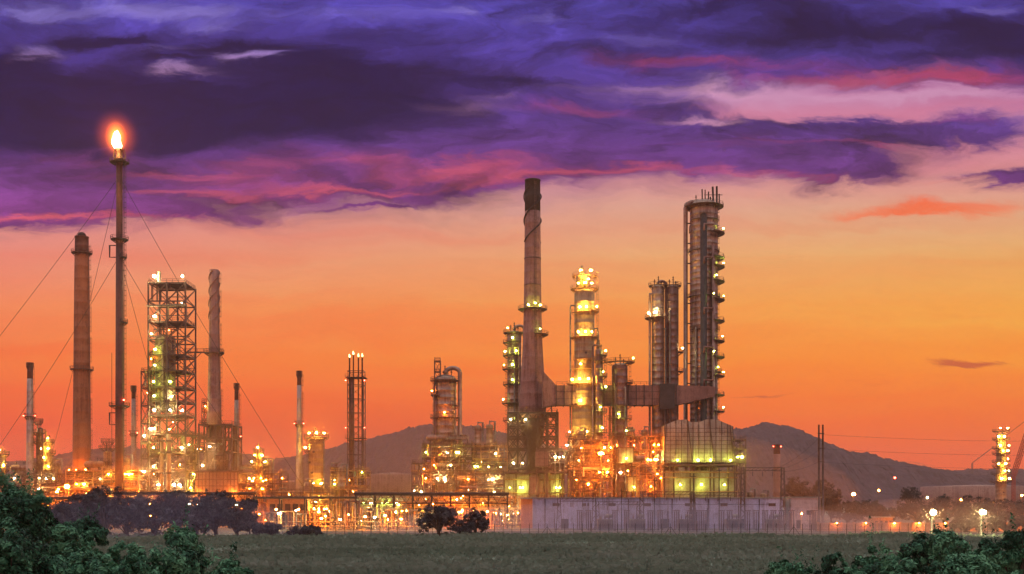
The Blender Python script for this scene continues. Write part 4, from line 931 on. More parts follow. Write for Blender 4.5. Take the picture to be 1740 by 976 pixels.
# vessels and exchangers standing in and around the units
V = [('drum', 741, 400, 0, 755, 'silver horizontal drum on the roof of the terraced process structure'), ('vessel2', 812, 402, 0, 758, 'silver upright vessel on the roof of the right wing'),
 ('vessel', 832, 402, 0, 758, 'cream upright vessel nearest the chimney lattice base, on the right wing'), ('cool', 779, 402, 0, 755, 'air cooler with two fan rings on the roof of the terraced process structure'),
 ('drum2', 760, 400, 0, 800, 'ochre horizontal drum on the third deck of the terraced process structure'), ('exch', 735, 400, 0, 822, 'grey stacked heat exchanger on the lowest deck of the terraced structure'),
 ('exch2', 820, 388, 0, 824, 'ochre stacked heat exchanger in the orange equipment frame'), ('drum', 1000, 390, 0, 792, 'silver horizontal drum in the orange glowing frame below the yellow column'),
 ('vessel', 985, 390, 0, 770, 'cream upright vessel at the left end of the orange glowing frame'), ('exch2', 1025, 390, 0, 812, 'ochre heat exchanger at the right end of the orange glowing frame'),
 ('vessel2', 1095, 404, 0, 765, 'silver upright vessel in the bay left of the boiler house'), ('cool', 1062, 404, 0, 742, 'air cooler on the roof of the bay between cabin and boiler house'),
 ('vessel', 96, 402, 0, 822, 'cream upright vessel at the right end of the far-left process bay'), ('drum', 35, 402, 0, 806, 'silver horizontal drum on top of the far-left process bay'),
 ('drum2', 160, 398, 0, 800, 'ochre horizontal drum on top of the bay beside the flare stack'), ('vessel', 215, 398, 0, 815, 'cream upright vessel on the bay just right of the flare stack'),
 ('vessel', 455, 400, 0, 822, 'cream upright vessel right of the small tiered column'), ('cool', 425, 400, 0, 806, 'air cooler on the bay left of the small tiered column'),
 ('exch', 575, 404, 0, 812, 'grey heat exchanger left of the burner tower foot'), ('vessel', 580, 390, 0, 832, 'cream upright vessel below the four-pipe burner tower'),
 ('vessel2', 522, 386, 0, 856, 'silver upright vessel in the orange bay behind the dark pipe bridge'), ('exch2', 487, 386, 0, 856, 'ochre heat exchanger at the left end of the bay behind the pipe bridge'),
 ('drum', 640, 376, 0, 864, 'silver horizontal drum in the greenish lamplit bay'), ('drum2', 745, 378, 0, 862, 'ochre horizontal drum in the low bay behind the round trees'),
 ('exch', 855, 380, 0, 864, 'grey heat exchanger in the low bay left of the white wall'), ('vessel2', 1275, 400, 5, 0, 'silver upright vessel beyond the right end of the boiler house'),
 ('vessel', 1297, 405, 4, 0, 'cream upright vessel behind the substation gantry'), ('drum', 1080, 398, 0, 790, 'silver drum in the bay below the square cabin')]
for k, px, D, z, py, lab in V:
    place(k, px, D, z if not py else Z(py, D)+.35, lab, s=1.0 if k != 'vessel2' else .95, rz=0)
# the strongest single lamps
def lamppost(px, D, py, label, kind, r, arm=1.2, m='galv', big=False):
    t = T('street_lamp', label, 'street lamp', px, D); z = Z(py, D)
    MB().tube([(0, .6, 0), (0, .6, z*.5), (0, .6, z+.6)], [.16, .13, .09], 8).build('pole', m, t)
    MB().tube([(0, .6, z+.5), (0, .2, z+.75), (0, -arm*.4, z+.6)], .06, 6).build('arm', m, t)
    lamp(t, 0, -arm*.4, z, kind, r, 'lamp_head'); return t
lamppost(1021, 378, 771, 'tall mast whose lamp is the strongest orange light, below the bright yellow column', 'S', 1.25)
lamppost(115, 366, 827, 'lamp post with a strong orange light at the foot of the red-brown chimney', 'S', 1.05)
lamppost(1450, 560, 840, 'far lamp post with strong red-orange light, left of the far pair at right', 'S', 1.0)
lamppost(1493, 600, 834, 'far lamp post with small orange light, right of the strong red-orange one', 'S', .75)
lamppost(1633, 560, 850, 'far orange lamp post between the two big white lamps', 'S', .7)
lamppost(1736, 620, 842, 'far orange lamp post at the right edge of the picture', 'S', .8)
lamppost(1585, 258, 871, 'left of the two dazzling white street lamps by the fence', 'W', .88)
lamppost(1669, 262, 871, 'right of the two dazzling white street lamps by the fence', 'W', .78)
lamppost(402, 300, 857, 'white street lamp among the dark misty trees', 'W', .5)
lamppost(98, 366, 836, 'lamp post with orange light left of the strong one by the red-brown chimney', 'S', .45)
for px, D, py, lab, k, r in ((1362, 330, 873, 'short lamp post with orange light in front of the pinkish annex', 'S', .42), (1575, 480, 846, 'far white lamp post just left of the nearer dazzling pair', 'W', .4), (1520, 650, 812, 'far red lamp high on the hillside at right', 'R', .9),
    (470, 345, 866, 'lamp post with orange light under the left end of the pipe bridge', 'S', .42), (508, 345, 866, 'lamp post with orange light under the second span of the pipe bridge', 'S', .42), (560, 345, 869, 'lamp post with orange light under the third span of the pipe bridge', 'S', .42),
    (690, 345, 868, 'lamp post with orange light left of the bigger round tree', 'S', .42), (785, 345, 868, 'lamp post with orange light between the two round trees', 'S', .5), (842, 345, 872, 'lamp post with orange light right of the smaller round tree', 'S', .5),
    (735, 355, 857, 'lamp post with orange light rising above the bigger round tree', 'S', .5), (880, 355, 872, 'lamp post with orange light left of the white wall', 'S', .45), (250, 350, 862, 'lamp post with orange light seen through the misty trees', 'S', .45), (150, 350, 868, 'lamp post with orange light low behind the leftmost misty trees', 'S', .45)):
    lamppost(px, D, py, lab, k, r)
# tanks and sheds
t = T('storage_tank', 'low rust-red storage tank behind the lone slim chimney', 'tank', 494, 440); MB().lathe([(S(27, 440), 0), (S(27, 440), Z(820, 440)), (S(26, 440), Z(819, 440)), (S(3, 440), Z(816, 440))], 40).build('shell', 'tank', t); MB().rail([(S(27, 440)*math.cos(a*PI/12), S(27, 440)*math.sin(a*PI/12), Z(820, 440)) for a in range(24)], closed=True).build('railing', 'steel', t)
t = T('storage_tank', 'wide brown storage tank between the burner tower and the terraced structure', 'tank', 668, 470); MB().lathe([(S(50, 470), 0), (S(50, 470), Z(808, 470)), (S(49, 470), Z(807, 470)), (S(3, 470), Z(803, 470))], 48).build('shell', 'tank', t); MB().rail([(S(50, 470)*math.cos(a*PI/16), S(50, 470)*math.sin(a*PI/16), Z(808, 470)) for a in range(32)], closed=True).build('railing', 'steel', t)
t = T('storage_tank', 'broad far tank rim at right below the cranes', 'tank', 1660, 760); MB().lathe([(S(90, 760), 0), (S(90, 760), Z(828, 760)), (S(88, 760), Z(827, 760)), (S(3, 760), Z(824, 760))], 48).build('shell', 'tank', t)
t = T('box_vessel', 'pale box vessel on legs at the foot of the four-pipe burner tower', 'vessel', 577, 404)
MB().box(0, 3, Z(813, 404), S(20, 404), 6, S(20, 404)).build('casing', 'orange', t); MB().box(0, 3, Z(824, 404)/2, S(15, 404), 5, Z(824, 404)-.1).build('leg', 'steel', t)
t = T('control_building', 'ochre flat-roofed building with dark windows behind the pipe bridge', 'building', 488, 378)
MB().box(0, 6, Z(848, 378)/2, S(68, 378), 10, Z(848, 378)).build('wall', 'orange', t); MB().box(0, 6, Z(847, 378), S(72, 378), 11, .5).build('roof', 'cream', t)
for i in range(5): f = MB().box(S(-26+13*i, 378), .9, Z(862, 378), S(9, 378), .3, 2.2).build('window', 'dark', t)

# ================================================================== 5. pipe bridges in front
def bridge(label, a, c, D, py, npost, npipe=3, m='dark', r=.35, truss=False, zdrop=0):
    t = T('pipe_rack', label, 'pipe rack', (a+c)/2, D); W = S(c-a, D); z = Z(py, D)
    for i in range(npost):
        x = -W/2+W*i/(npost-1); b = MB(); b.box(x, 0, z/2-.3, .38, .38, z-.6); b.box(x, 3, z/2-.3, .38, .38, z-.6); b.box(x, 1.5, z-.5, .36, 4, .4)
        b.build('trestle', m, t)
    for k in range(npipe): MB().tube([(-W/2-.5, k*1.3+.1, z), (W/2+.5, k*1.3+.1, z)], r*(1-.2*k), 10).build('pipe', m if k == 0 else 'steel', t)
    if truss:
        b = MB(); z2 = z-2.4; n = int(W/3.0)
        b.box(0, -.1, z-.5, W, .25, .3); b.box(0, -.1, z2-.6, W, .25, .3)
        for i in range(n):
            x = -W/2+W*i/n; x2 = x+W/n; xm = (x+x2)/2; b.bar((x, -.1, z2-.5), (xm, -.1, z-.5), .14); b.bar((xm, -.1, z-.5), (x2, -.1, z2-.5), .14)
        b.build('lattice_truss', m, t)
        for k in range(3): MB().tube([(-W/2-.5, k*1.1+.3, z2-.2), (W/2+.5, k*1.1+.3, z2-.2)], .24, 8).build('pipe', ('orange', 'steel', 'galv')[k], t)
    return t
bridge('long thin dark pipe bridge on posts, left of the burner tower foot', 432, 604, 335, 846, 5, 3, 'dark', .34)
bridge('trussed pipe rack running from the burner tower foot to the great chimney', 604, 862, 340, 839, 9, 3, 'dark', .4, True)
bridge('pipe rack with a square portal behind the misty trees right of the flare stack', 195, 432, 338, 838, 7, 3, 'dark', .3, True)
bridge('low pipe rack under the red-brown chimney at far left', 0, 195, 342, 846, 6, 3, 'steel', .3, True)
def piperow(label, a, c, D, yt, n, m, seed):
    t = T('pipe_manifold', label, 'pipe manifold', (a+c)/2, D); r = random.Random(seed); W = S(c-a, D)
    for i in range(n):
        x = -W/2+W*(i+r.uniform(.2, .8))/n; z = Z(yt, D)*r.uniform(.75, 1); rr = r.choice((.14, .2, .28)); yy = r.uniform(0, 5); x2 = x+r.uniform(.8, 4)*r.choice((-1, 1))
        P = [(x, yy, .1), (x, yy, z)]
        if r.random() < .55: P = [(x, yy, .1), (x, yy, z), (x2, yy, z), (x2, yy, .1 if r.random() < .5 else z*.5)]
        MB().tube(P, rr, 8).build('pipe', r.choice([m, 'galv', 'steel']), t)
    for k in range(3): MB().tube([(-W/2, k*1.5, 1.0+k*1.3), (W/2, k*1.5, 1.0+k*1.3)], .2, 8).build('pipe', m, t)
    for k in range(max(2, n//5)): lamp(t, r.uniform(-W/2, W/2), -1, r.uniform(3, 6), r.choice('SSYW'), .36)
piperow('thicket of orange riser pipes under the thin dark pipe bridge', 432, 560, 330, 868, 30, 'orange', 1)
piperow('close rank of pale vertical pipes where the bridge meets the trussed rack', 560, 605, 328, 850, 14, 'galv', 2)
piperow('thicket of risers and pale pipes under the middle of the trussed rack', 605, 700, 330, 862, 26, 'galv', 3)
piperow('orange pipe thicket behind the bigger round tree', 700, 860, 332, 862, 34, 'orange', 4)
piperow('low rust pipes behind the misty trees', 150, 430, 350, 868, 30, 'orange', 5)
piperow('tangle of pipes at the left end of the white wall', 855, 905, 350, 866, 14, 'steel', 6)

# ================================================================== 6. substation and white wall
D = 345
t = T('substation_building', 'long low white building behind the substation yard', 'building', 1110, D)
def dx(px): return X(px, D)-X(1110, D)
z = Z(847, D)
MB().box((dx(905)+dx(1330))/2, 5, z/2, dx(1330)-dx(905), 9.9, z).build('wall', 'white', t)
b = MB(); b.box((dx(905)+dx(1330))/2, 5, z+.15, dx(1330)-dx(905)+.8, 10.6, .3); b.build('roof', 'kerb', t)
for i in range(15): MB().box(dx(907+i*30), -.06, z/2-.2, .35, .16, z-.5).build('pilaster', 'white', t)
for i, px in enumerate((926, 1012, 1068, 1142, 1204, 1290)): MB().tube([(dx(px), -.2, .1), (dx(px), -.2, z-.2)], .13, 8).build('downpipe', 'steel', t)
for px in (960, 1130, 1260): MB().box(dx(px), -.03, 1.5, 2.6, .14, 3.0).build('door', 'dark', t)
for px in (945, 995, 1040, 1100, 1170, 1230, 1312): MB().box(dx(px), -.05, z-2.0, 2.2, .16, .9).build('louvre', 'steel', t)
t = T('annex_building', 'pinkish annex with a lamp at the right end of the white building', 'building', 1369, D)
z = Z(846, D); MB().box(0, 4, z/2, S(50, D), 8, z).build('wall', 'pink', t); MB().box(0, 4, z+.15, S(53, D), 8.6, .3).build('roof', 'kerb', t); MB().box(S(-12, D), -.04, 1.3, 1.4, .12, 2.6).build('door', 'dark', t)
MB().box(S(8, D), -.04, 5, 2.4, .12, 1.4).build('window', 'dark', t)
t = T('brick_shed', 'small ochre shed at the left end of the white building', 'building', 895, 348); MB().box(0, 3, Z(848, 348)/2, S(20, 348), 6, Z(848, 348)).build('wall', 'orange', t); MB().box(0, 3, Z(847, 348), S(22, 348), 7, .4).build('roof', 'kerb', t)
def gantry(label, a, c, D, py, w=.28, legs=(0, 1)):
    t = T('substation_gantry', label, 'gantry', (a+c)/2, D); W = S(c-a, D); z = Z(py, D)
    for s_ in [-.5+k for k in legs]:
        b = MB(); x = W*s_
        for ox in (-.8, .8):
            for oy in (-.8, .8): b.bar((x+ox, oy, 0), (x+ox*.45, oy*.45, z+1), .16)
        zz = 0; k = 1
        while zz < z-1:
            for oy in (-.8, .8): b.bar((x-.7*k, oy*.7, zz), (x+.7*k, oy*.7, zz+1.6), .1)
            k = -k; zz += 1.6
        b.build('lattice_leg', 'steel', t)
    b = MB()
    for oz in (0, .9):
        for oy in (-.4, .4): b.bar((-W/2, oy, z+oz), (W/2, oy, z+oz), .14)
    n = max(3, int(W/1.2))
    for i in range(n): x = -W/2+W*i/n; b.bar((x, -.4, z), (x+W/n, -.4, z+.9), .09)
    b.build('lattice_beam', 'steel', t)
    for i in range(1, max(3, int(W/3))):
        x = -W/2+W*i/max(3, int(W/3)); MB().lathe([(.06, z-1.7), (.16, z-1.6), (.07, z-1.3), (.16, z-1.2), (.07, z-.9), (.16, z-.8), (.06, z-.4), (.05, z-.05)], 8, x).build('insulator', 'porc', t)
    return t
gantry('tall lattice gantry at the right end of the substation', 1262, 1330, 330, 800)
gantry('wide lattice gantry spanning the right of the substation yard', 1178, 1262, 325, 842)
gantry('wide lattice gantry spanning the middle of the substation yard', 1090, 1176, 322, 841)
gantry('low lattice gantry at the left of the substation yard', 950, 1010, 325, 852)
gantry('small lattice gantry between the left and middle gantries', 1015, 1085, 328, 858)
def insul(h=3.2):
    t = T('post_insulator', 'ribbed post insulator on a steel stand in the substation yard before the white building', 'insulator', 870, -60, 'post insulators in the substation yard')
    t.scale = (1.25, 1.25, 1.2); MB().box(0, 0, 1.25, .3, .3, 2.5).build('stand', 'steel', t)
    pr = []
    for i in range(9): z = 2.52+i*.24; pr += [(.1, z), (.24, z+.08), (.1, z+.16)]
    MB().lathe(pr, 8).build('porcelain', 'porc', t); MB().box(0, 0, 4.8, .5, .3, .2).build('clamp', 'steel', t); return t
p0 = insul(); first = True; r = random.Random(5)
for cx in (985, 1000, 1045, 1065, 1105, 1122, 1150, 1172, 1180, 1188, 1196, 1226, 1240, 1270, 1285, 1300, 1314, 1328, 1345, 1380, 1386):
    for k in range(3):
        px = cx+k*3.6-3.6; DD = r.choice((312, 318, 324, 333))
        if first: p0.location = (X(px, DD), DD, 0); first = False
        else: dup(p0, (X(px, DD), DD, 0))
for i, (px, D, yt, lab) in enumerate(((942, 318, 868, 'farthest left of the thin lightning masts in the substation yard'), (1000, 322, 850, 'thin lightning mast beside the left gantry'), (1062, 312, 862, 'thin lightning mast between the left and middle gantries'),
    (1135, 314, 846, 'thin lightning mast under the middle gantry'), (1202, 318, 838, 'thin lightning mast under the wide right gantry'), (1255, 312, 830, 'thin lightning mast beside the tall gantry'), (1343, 316, 852, 'thin lightning mast before the pinkish annex'))):
    t = T('lightning_mast', lab, 'mast', px, D); z = Z(yt, D); MB().tube([(0, 0, 0), (0, 0, z*.6)], .15, 8).build('mast_tube', 'steel', t); MB().tube([(0, 0, z*.6+.01), (0, 0, z)], [.09, .03], 6).build('rod', 'steel', t)
def transformer(label, px, D, s=1):
    t = T('transformer', label, 'transformer', px, D); t.scale = (s, s, s)
    MB().box(0, 0, 1.9, 4.4, 2.4, 2.8).build('tank', 'galv', t); MB().box(0, 0, .25, 5, 3, .5).build('plinth', 'kerb', t)
    b = MB()
    for i in range(9): b.box(-2+i*.5, -1.6, 1.9, .12, .8, 2.2)
    b.build('radiator', 'steel', t)
    for x in (-1.2, 0, 1.2): MB().lathe([(.12, 3.3), (.28, 3.4), (.14, 3.55), (.28, 3.7), (.14, 3.85), (.28, 4.0), (.14, 4.15), (.05, 4.8)], 8, x).build('bushing', 'porc', t)
    b = MB().lathe([(.05, -1), (.5, -.9), (.5, .9), (.05, 1)], 12, 1.2, .6, 'x'); b.v = [(x, y, z+4.2) for x, y, z in b.v]; b.build('conservator', 'galv', t)
for px, D, lab in ((1028, 318, 'grey transformer farthest left in the substation yard'), (1083, 322, 'grey transformer in the middle of the substation yard'), (1165, 320, 'grey transformer left of the clustered insulators'), (1245, 324, 'grey transformer under the tall gantry end of the yard'), (1315, 322, 'grey transformer farthest right in the yard, before the annex')): transformer(lab, px, D)
def wires(t, pts, sag=1.0, r=.05):
    for p, q in pts:
        p, q = Vector(p), Vector(q); P = []
        for i in range(13): f = i/12; v = p.lerp(q, f); v.z -= 4*sag*f*(1-f); P.append(v)
        MB().tube(P, r, 5).build('wire', 'dark', t)
D = 320; t = T('power_pylon', 'tall twin-pole power line support right of the white building', 'power pole', 1395, D)
for x in (-3.6, 3.2): MB().tube([(S(x, D), 0, 0), (S(x, D), 0, Z(722, D))], [.34, .24], 10).build('pole', 'steel', t)
for py in (737, 762, 785): MB().box(0, 0, Z(py, D), S(11, D), .3, .3).build('crossarm', 'steel', t)
wires(t, [((S(4, D), 0, Z(py, D)), (X(1900, 420)-X(1395, D), 100, Z(py+8, 420))) for py in (739, 763, 786)]+[((-S(4, D), 0, Z(py, D)), (X(1310, 330)-X(1395, D), 10, Z(800, 330))) for py in (745, 765, 785)], 1.2, .03)
for px, yt in ((1178, 805), (1112, 812), (1056, 830), (1222, 795)):
    D = 316; t = T('utility_pole', {1178: 'thin bare pole crossing the boiler house, second from right', 1112: 'thin bare pole left of the boiler house', 1056: 'thin bare pole before the narrow green cabin', 1222: 'thin bare pole before the right end of the boiler house'}[px], 'pole', px, D)
    MB().tube([(0, 0, 0), (0, 0, Z(yt, D))], [.16, .1], 8).build('pole', 'dark', t); MB().box(0, 0, Z(yt+5, D), 1.6, .14, .14).build('crossarm', 'dark', t)
    wires(t, [((-.5, 0, Z(856, D)), (15, 2, Z(857, D)))], .2, .05)
# road-side fence
t = T('wire_fence', 'long post and wire fence along the far edge of the field', 'fence', 1100, 271)
r = random.Random(8)
for i in range(96):
    x = X(436, 271)-X(1100, 271)+i*2.05*1.06
    pst = MB().bar((x, 0, 0), (x, 0, 2.5), .11, .11); pst.bar((x, 0, 2.48), (x, -.35, 2.95), .09); 
    if i % 14 == 5: pst.bar((x, 0, 2.2), (x-1.6, .05, 0), .09); pst.bar((x, 0, 2.2), (x+1.6, .05, 0), .09)
    pst.build('post', 'dark', t)
b = MB(); x0 = X(436, 271)-X(1100, 271); x1 = x0+95*2.173
for zz in (.3, .9, 1.5, 2.1, 2.45): b.bar((x0, .07, zz), (x1, .07, zz), .03)
b.bar((x0, -.2, 2.75), (x1, -.2, 2.75), .03); b.build('wire_mesh', 'dark', t)
b = MB(); b.box((x0+x1)/2, .2, .1, x1-x0, .25, .2); b.build('footing', 'kerb', t)
# low orange wall and shed behind fence at right
t = T('boundary_wall', 'low rust-orange wall behind the fence right of the annex', 'wall', 1580, 312); MB().box(0, 0, 1.2, S(390, 312), .3, 2.4).build('panel', 'tank', t)
for i in range(20): MB().box(S(-190+20*i, 312), -.02, 1.3, .5, .5, 2.6).build('pier', 'orange', t)
for i, px in enumerate((-160, -110, -62, -20, 24, 70, 118, 165)): lamp(t, S(px, 312), -.9, 2.3, 'S', .25)
t = T('guard_hut', 'small orange-lit hut behind the fence, left of the dazzling lamps', 'hut', 1497, 316); MB().box(0, 0, 1.9, S(32, 316), 4, 3.8).build('wall', 'orange', t); MB().box(0, -.3, 3.95, S(36, 316), 5, .25).build('roof', 'kerb', t)
for k in (-2, -.6, .8, 2.1): MB().box(k, -2.03, 2.0, .7, .12, 1.8).build('window', 'dark', t)
# cranes
D = 660; t = T('lattice_crane', 'red lattice crane boom leaning in at the right edge', 'crane', 1722, D)
def boom(t, p, q, w, m):
    p, q = Vector(p), Vector(q); d = (q-p).normalized(); a = d.cross(Vector((0, 1, 0))).normalized()*w/2; c = Vector((0, w/2, 0)); b = MB(); n = int((q-p).length/w/1.1)
    for s1 in (-1, 1):
        for s2 in (-1, 1): b.bar(p+a*s1+c*s2, q+a*s1+c*s2, w*.14)
    for i in range(n):
        u, v = p.lerp(q, i/n), p.lerp(q, (i+1)/n)
        for s2 in (-1, 1): b.bar(u-a+c*s2, v+a+c*s2, w*.1); b.bar(u+a+c*s2, v-a+c*s2, w*.1)
    return b.build('lattice_boom', m, t)
boom(t, (0, 0, Z(808, D)), (S(30, D), 0, Z(715, D)), 2.2, 'crane')
wires(t, [((S(30, D), 0, Z(708, D)), (S(-15, D), 0, Z(742, D)))], .1, .12); MB().box(0, 0, 2.2, 7, 4, 3.2).build('body', 'crane', t); boom(t, (0, 0, 3), (0, 0, Z(808, D)), 1.6, 'crane')
D = 2800; t = T('lattice_crane', 'small far dark crane with slanting jib on the hill line', 'crane', 1652, D)
boom(t, (0, 0, Z(787, D)), (S(36, D), 0, Z(760, D)), 1.7, 'dark'); boom(t, (0, 0, Z(812, D)), (0, 0, Z(787, D)), 3.0, 'dark')

# ================================================================== 7. vegetation
def leaf(b, p, n, s, r):
    n = n.normalized(); up = Vector((r.uniform(-1, 1), r.uniform(-1, 1), r.uniform(-1, 1))); a = n.cross(up)
    if a.length < 1e-3: return
    a.normalize(); c = n.cross(a); L = s*r.choice((.6, .8, 1, 1.2, 1.7)); w = L*.42; i = len(b.v)
    b.v += [tuple(p-a*L*.5), tuple(p+c*w*.5+n*L*.08), tuple(p+a*L*.5), tuple(p-c*w*.5+n*L*.08)]
    b.f.append([i, i+1, i+2, i+3]); b.s.append(False); b.m.append(0)
def tree(name, label, px, D, ytop, w, m, ls, nl, seed, cat='tree', group=None, low=.25, hh=None, ncl=None, spiky=0.0):
    t = T(name, label, cat, px, D, group); r = random.Random(seed); z1 = Z(ytop, D); R = S(w, D)/2; z0 = z1*low; cz = (z0+z1)/2; hz = (z1-z0)/2
    lobes = []
    for i in range(ncl or 10):
        a = r.uniform(0, 2*PI); e = r.uniform(-.7, 1); k = r.uniform(.35, .78)
        lobes.append((Vector((math.cos(a)*R*k*math.sqrt(1-min(.9, e*e*.6)), math.sin(a)*R*k*.8, cz+e*hz*.62)), r.uniform(.26, .46)*min(R, hz*1.3)))
    lobes.append((Vector((r.uniform(-.2, .2)*R, 0, z1-.38*hz)), .38*min(R, hz)))
    b = MB(); b.tube([(0, 0, 0), (R*.03, 0, z0*.6), (-R*.04, 0, cz), (0, 0, z1-.5*hz)], [R*.07+.08, R*.055+.06, R*.035+.04, .03], 8)
    for c, rad in lobes:
        s0 = Vector((0, 0, z0*.7+r.uniform(0, .5)*(cz-z0*.7))); mid = s0.lerp(c, .5)+Vector((0, 0, rad*.3)); b.tube([s0, mid, c], [R*.03+.03, R*.02+.02, .02], 5)
    b.build('trunk', 'bark', t)
    b = MB(); clumps = []
    for c, rad in lobes:
        for k in range(16):
            d = Vector((r.gauss(0, 1), r.gauss(0, 1), r.gauss(0, 1)+.25)).normalized(); clumps.append((c+d*rad*r.uniform(.72, 1.12), d, rad*r.uniform(.20, .42)))
    per = max(8, nl//len(clumps))
    for c, d, cr in clumps:
        for k in range(per):
            v = Vector((r.gauss(0, 1), r.gauss(0, 1), r.gauss(0, .8))).normalized()*cr*r.random()**.45
            leaf(b, c+v, (d*.8+v.normalized()*.7+Vector((r.uniform(-.6, .6), r.uniform(-.6, .6), r.uniform(-.2, .8)))), ls, r)
    if spiky:
        for k in range(int(spiky)):   # stray shoots above the outline
            c, rad = r.choice(lobes); p = c+Vector((r.uniform(-.5, .5)*rad, r.uniform(-.5, .5)*rad, rad*.8)); d = Vector((r.uniform(-.5, .5), r.uniform(-.3, .3), 1)).normalized(); L = r.uniform(.5, 1.5)
            for q in range(int(L*22)): v = p+d*L*q/(L*22)+Vector((r.uniform(-.1, .1), r.uniform(-.1, .1), 0)); leaf(b, v, Vector((r.uniform(-1, 1), r.uniform(-1, 1), .6)), ls*.9, r)
    b.build('crown', m, t); return t
mid = [(60, 262, 862, 95, 'misty dark tree at far left behind the near bushes'), (110, 262, 858, 70, 'misty dark tree left of the tallest misty tree'), (152, 268, 846, 66, 'misty dark tree below the red-brown chimney'), (178, 262, 826, 62, 'tallest misty dark tree below the flare stack'),
    (215, 266, 850, 58, 'misty dark tree just right of the flare base'), (236, 272, 840, 26, 'small pointed misty tree right of the flare base'), (262, 264, 856, 60, 'misty dark tree below the frame tower'), (300, 270, 838, 56, 'misty dark tree between frame tower and furnace hall'), (330, 262, 866, 60, 'low misty tree in the middle of the misty row'),
    (366, 266, 838, 62, 'broad misty dark tree below the furnace hall'), (402, 262, 858, 50, 'misty dark tree right of the broad one'), (424, 268, 846, 26, 'slim misty tree at the right end of the misty row'), (455, 262, 893, 50, 'low dark shrub at the foot of the pipe bridge'), (520, 264, 898, 60, 'flat dark shrub under the middle of the pipe bridge')]
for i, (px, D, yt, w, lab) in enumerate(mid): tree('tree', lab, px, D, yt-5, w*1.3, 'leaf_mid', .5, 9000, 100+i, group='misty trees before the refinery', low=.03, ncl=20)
tree('tree', 'bigger and darker of the two round trees on the field edge', 745, 258, 861, 72, 'leaf_mid', .45, 9000, 51, low=.04, ncl=18)
tree('tree', 'smaller of the two round trees on the field edge', 808, 262, 865, 46, 'leaf_mid', .45, 6000, 52, low=.08, ncl=14)
tree('tree', 'low spreading shrub between the two round trees', 782, 258, 884, 66, 'leaf_mid', .4, 4500, 53, low=.03, ncl=14)
far = [(1345, 470, 806, 38), (1368, 460, 812, 34), (1398, 480, 808, 34), (1412, 440, 826, 26), (1440, 420, 850, 50), (1478, 520, 848, 50), (1548, 560, 822, 30), (1560, 400, 852, 60), (1605, 420, 842, 70), (1650, 430, 838, 70), (1700, 420, 846, 80), (1745, 430, 850, 60), (1500, 400, 856, 44), (1640, 300, 876, 60), (1710, 295, 872, 70)]
fl = ['leftmost dark tree behind the substation at the foot of the right hill', 'dark tree between the leftmost one and the twin power poles', 'dark tree directly behind the twin power poles', 'small dark tree just right of the twin power poles', 'low dark tree behind the fence right of the power poles', 'dark tree under the far red-orange lamp', 'narrow tree on the skyline above the left dazzling lamp', 'dark tree behind the left dazzling lamp', 'broad dark tree between the dazzling lamps, farther left', 'broad dark tree behind the right dazzling lamp', 'broad dark tree right of the right dazzling lamp', 'dark tree cut by the right edge', 'low dark tree behind the small hut', 'dark shrub behind the fence between the dazzling lamps', 'dark shrub behind the fence at the right edge']
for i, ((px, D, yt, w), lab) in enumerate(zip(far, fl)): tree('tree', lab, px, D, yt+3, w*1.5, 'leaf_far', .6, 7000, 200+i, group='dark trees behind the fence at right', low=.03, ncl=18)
near = [(-60, 50, 792, 200, 'tall leafy tree mostly outside the left edge'), (30, 46, 822, 130, 'tallest near green bush at the left edge'), (75, 52, 868, 110, 'near green bush right of the tallest left one'), (128, 58, 884, 110, 'near bush with dark crown reaching up to the misty trees'), (20, 40, 892, 190, 'pale green near bush at the bottom left corner'),
    (120, 42, 930, 150, 'low near green bush at bottom, second from the left corner'), (215, 48, 918, 120, 'low near green bush between the two dark-crowned bushes'), (318, 52, 896, 120, 'near dark bush rising at the right of the left thicket'), (300, 42, 938, 150, 'low near green bush under the right dark one'), (390, 46, 946, 100, 'lowest near bush trailing off at the right end of the left thicket'), (215, 40, 948, 140, 'green bush at the bottom edge in the middle of the left thicket')]
for i, (px, D, yt, w, lab) in enumerate(near): tree('bush', lab, px, D, yt-2, w*1.0, 'leaf_near', .15, 27000, 300+i, 'bush', 'near bushes at bottom left', low=.45, ncl=14, spiky=10)
nr = [(1345, 48, 962, 80, 'lowest bush at the left end of the right-hand thicket'), (1420, 46, 946, 90, 'near bush with stray twigs left of the dark mound'), (1500, 50, 944, 100, 'near bush left of the dazzling lamp, low and dark'), (1590, 52, 912, 110, 'highest near bush below the left dazzling lamp'), (1670, 50, 930, 110, 'near bush below the right dazzling lamp'), (1740, 46, 900, 120, 'tall near bush cut by the right edge'), (1640, 42, 955, 160, 'green bush along the bottom right edge'), (1545, 42, 962, 120, 'low green bush at the bottom below the dark mound'), (1485, 52, 922, 30, 'sparse twiggy shoot rising from the right-hand thicket')]
for i, (px, D, yt, w, lab) in enumerate(nr): tree('bush', lab, px, D, yt-12, w*1.05, 'leaf_near', .15, 21000 if w > 40 else 2500, 400+i, 'bush', 'near bushes at bottom right', low=.45, ncl=14 if w > 40 else 5, spiky=8)
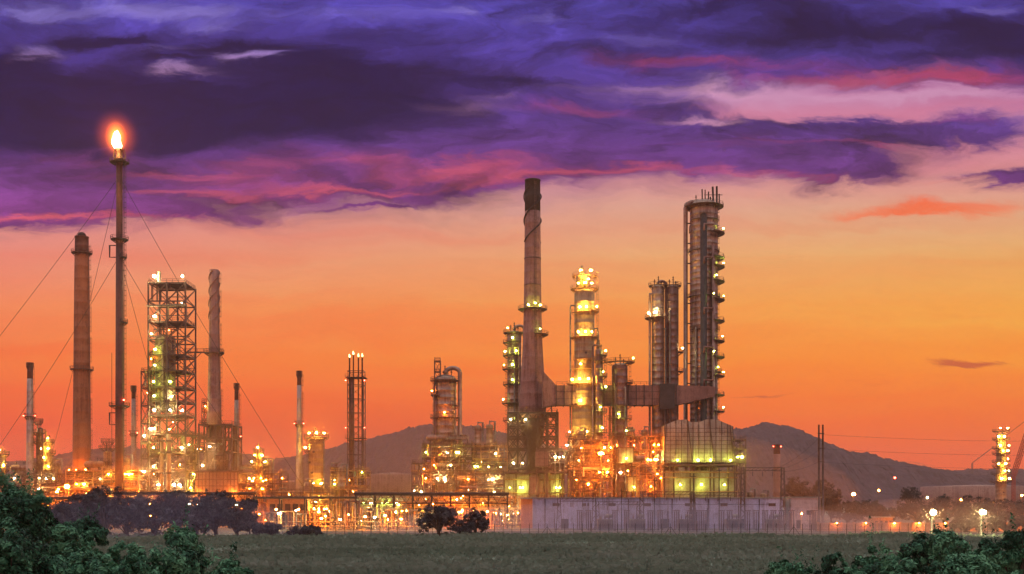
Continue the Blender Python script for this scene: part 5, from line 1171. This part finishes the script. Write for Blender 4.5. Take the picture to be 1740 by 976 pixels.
# banks of mist, and haze added for lamp glow
def mist(name, label, px, D, z, sx, sy, sz, col, dens, an=.2):
    m = bpy.data.materials.new(name); m.use_nodes = True; q = NT(m.node_tree); q.n.clear()
    p = q.new('ShaderNodeVolumePrincipled'); p.inputs['Color'].default_value = col+(1,); p.inputs['Density'].default_value = dens; p.inputs['Anisotropy'].default_value = an
    o = q.new('ShaderNodeOutputMaterial'); q.l.new(p.outputs[0], o.inputs['Volume'])
    g = ball(24).build(name, m); g.location = (X(px, D), D, z); g.scale = (sx, sy, sz); tag(g, label, None, None, 'stuff'); return g
mist('mist', 'pale purple ground mist lying over the trees and field edge', 270, 262, 0.5, 36, 18, 10, (.74, .62, .98), .0075)
mist('mist', 'pale purple ground mist before the white building', 1080, 300, 0.4, 75, 26, 8, (.72, .66, .98), .007)
mist('mist', 'thin rusty ground mist behind the fence at right, shaped to glow round the white lamps', 1600, 276, 0.4, 46, 30, 9, (.96, .64, .56), .0045, .7)  # mist bank moved and its scatter set so the street lamps glow
mist('glow_haze', 'thin added orange haze that makes the plant lamps glow', 640, 395, 10, 175, 44, 34, (.99, .50, .24), .0030, .78)  # added air volume; its orange scatter puts halos round the lamps
# grass: tufts over the field, denser near
b = MB(); r = random.Random(77)
for k in range(95000):
    y = 95+ (r.random()**1.4)*172; x = r.uniform(-.85, .85)*y
    h = r.choice((.3, .4, .55, .8))*r.uniform(.8, 1.2)*(1+.8*noise.noise(Vector((x*.05, y*.03, 0)))); w = h*r.uniform(.5, 1.0); a = r.uniform(0, PI); c, s_ = math.cos(a)*w, math.sin(a)*w; i = len(b.v); le = r.uniform(-.3, .3)
    b.v += [(x-c, y-s_, 0), (x+c, y+s_, 0), (x+c*.5+le, y+s_*.5, h*r.uniform(.6, 1)), (x-c*.6+le, y-s_*.6, h)]; b.f.append([i, i+1, i+2, i+3]); b.s.append(False); b.m.append(0)
o = b.build('grass', 'grass'); tag(o, 'rough grass growing over the open field', 'grass', None, 'stuff')
seen = {}
for o in bpy.data.objects:
    if o.parent is None and o.get('label') and o.get('category'):
        n = len(o['label'].split())
        if n > 16 or n < 4: print('LABEL LEN', n, o['label'])
        if o['label'] in seen and not o.get('group'): print('DUP LABEL', o['label'])
        seen[o['label']] = 1
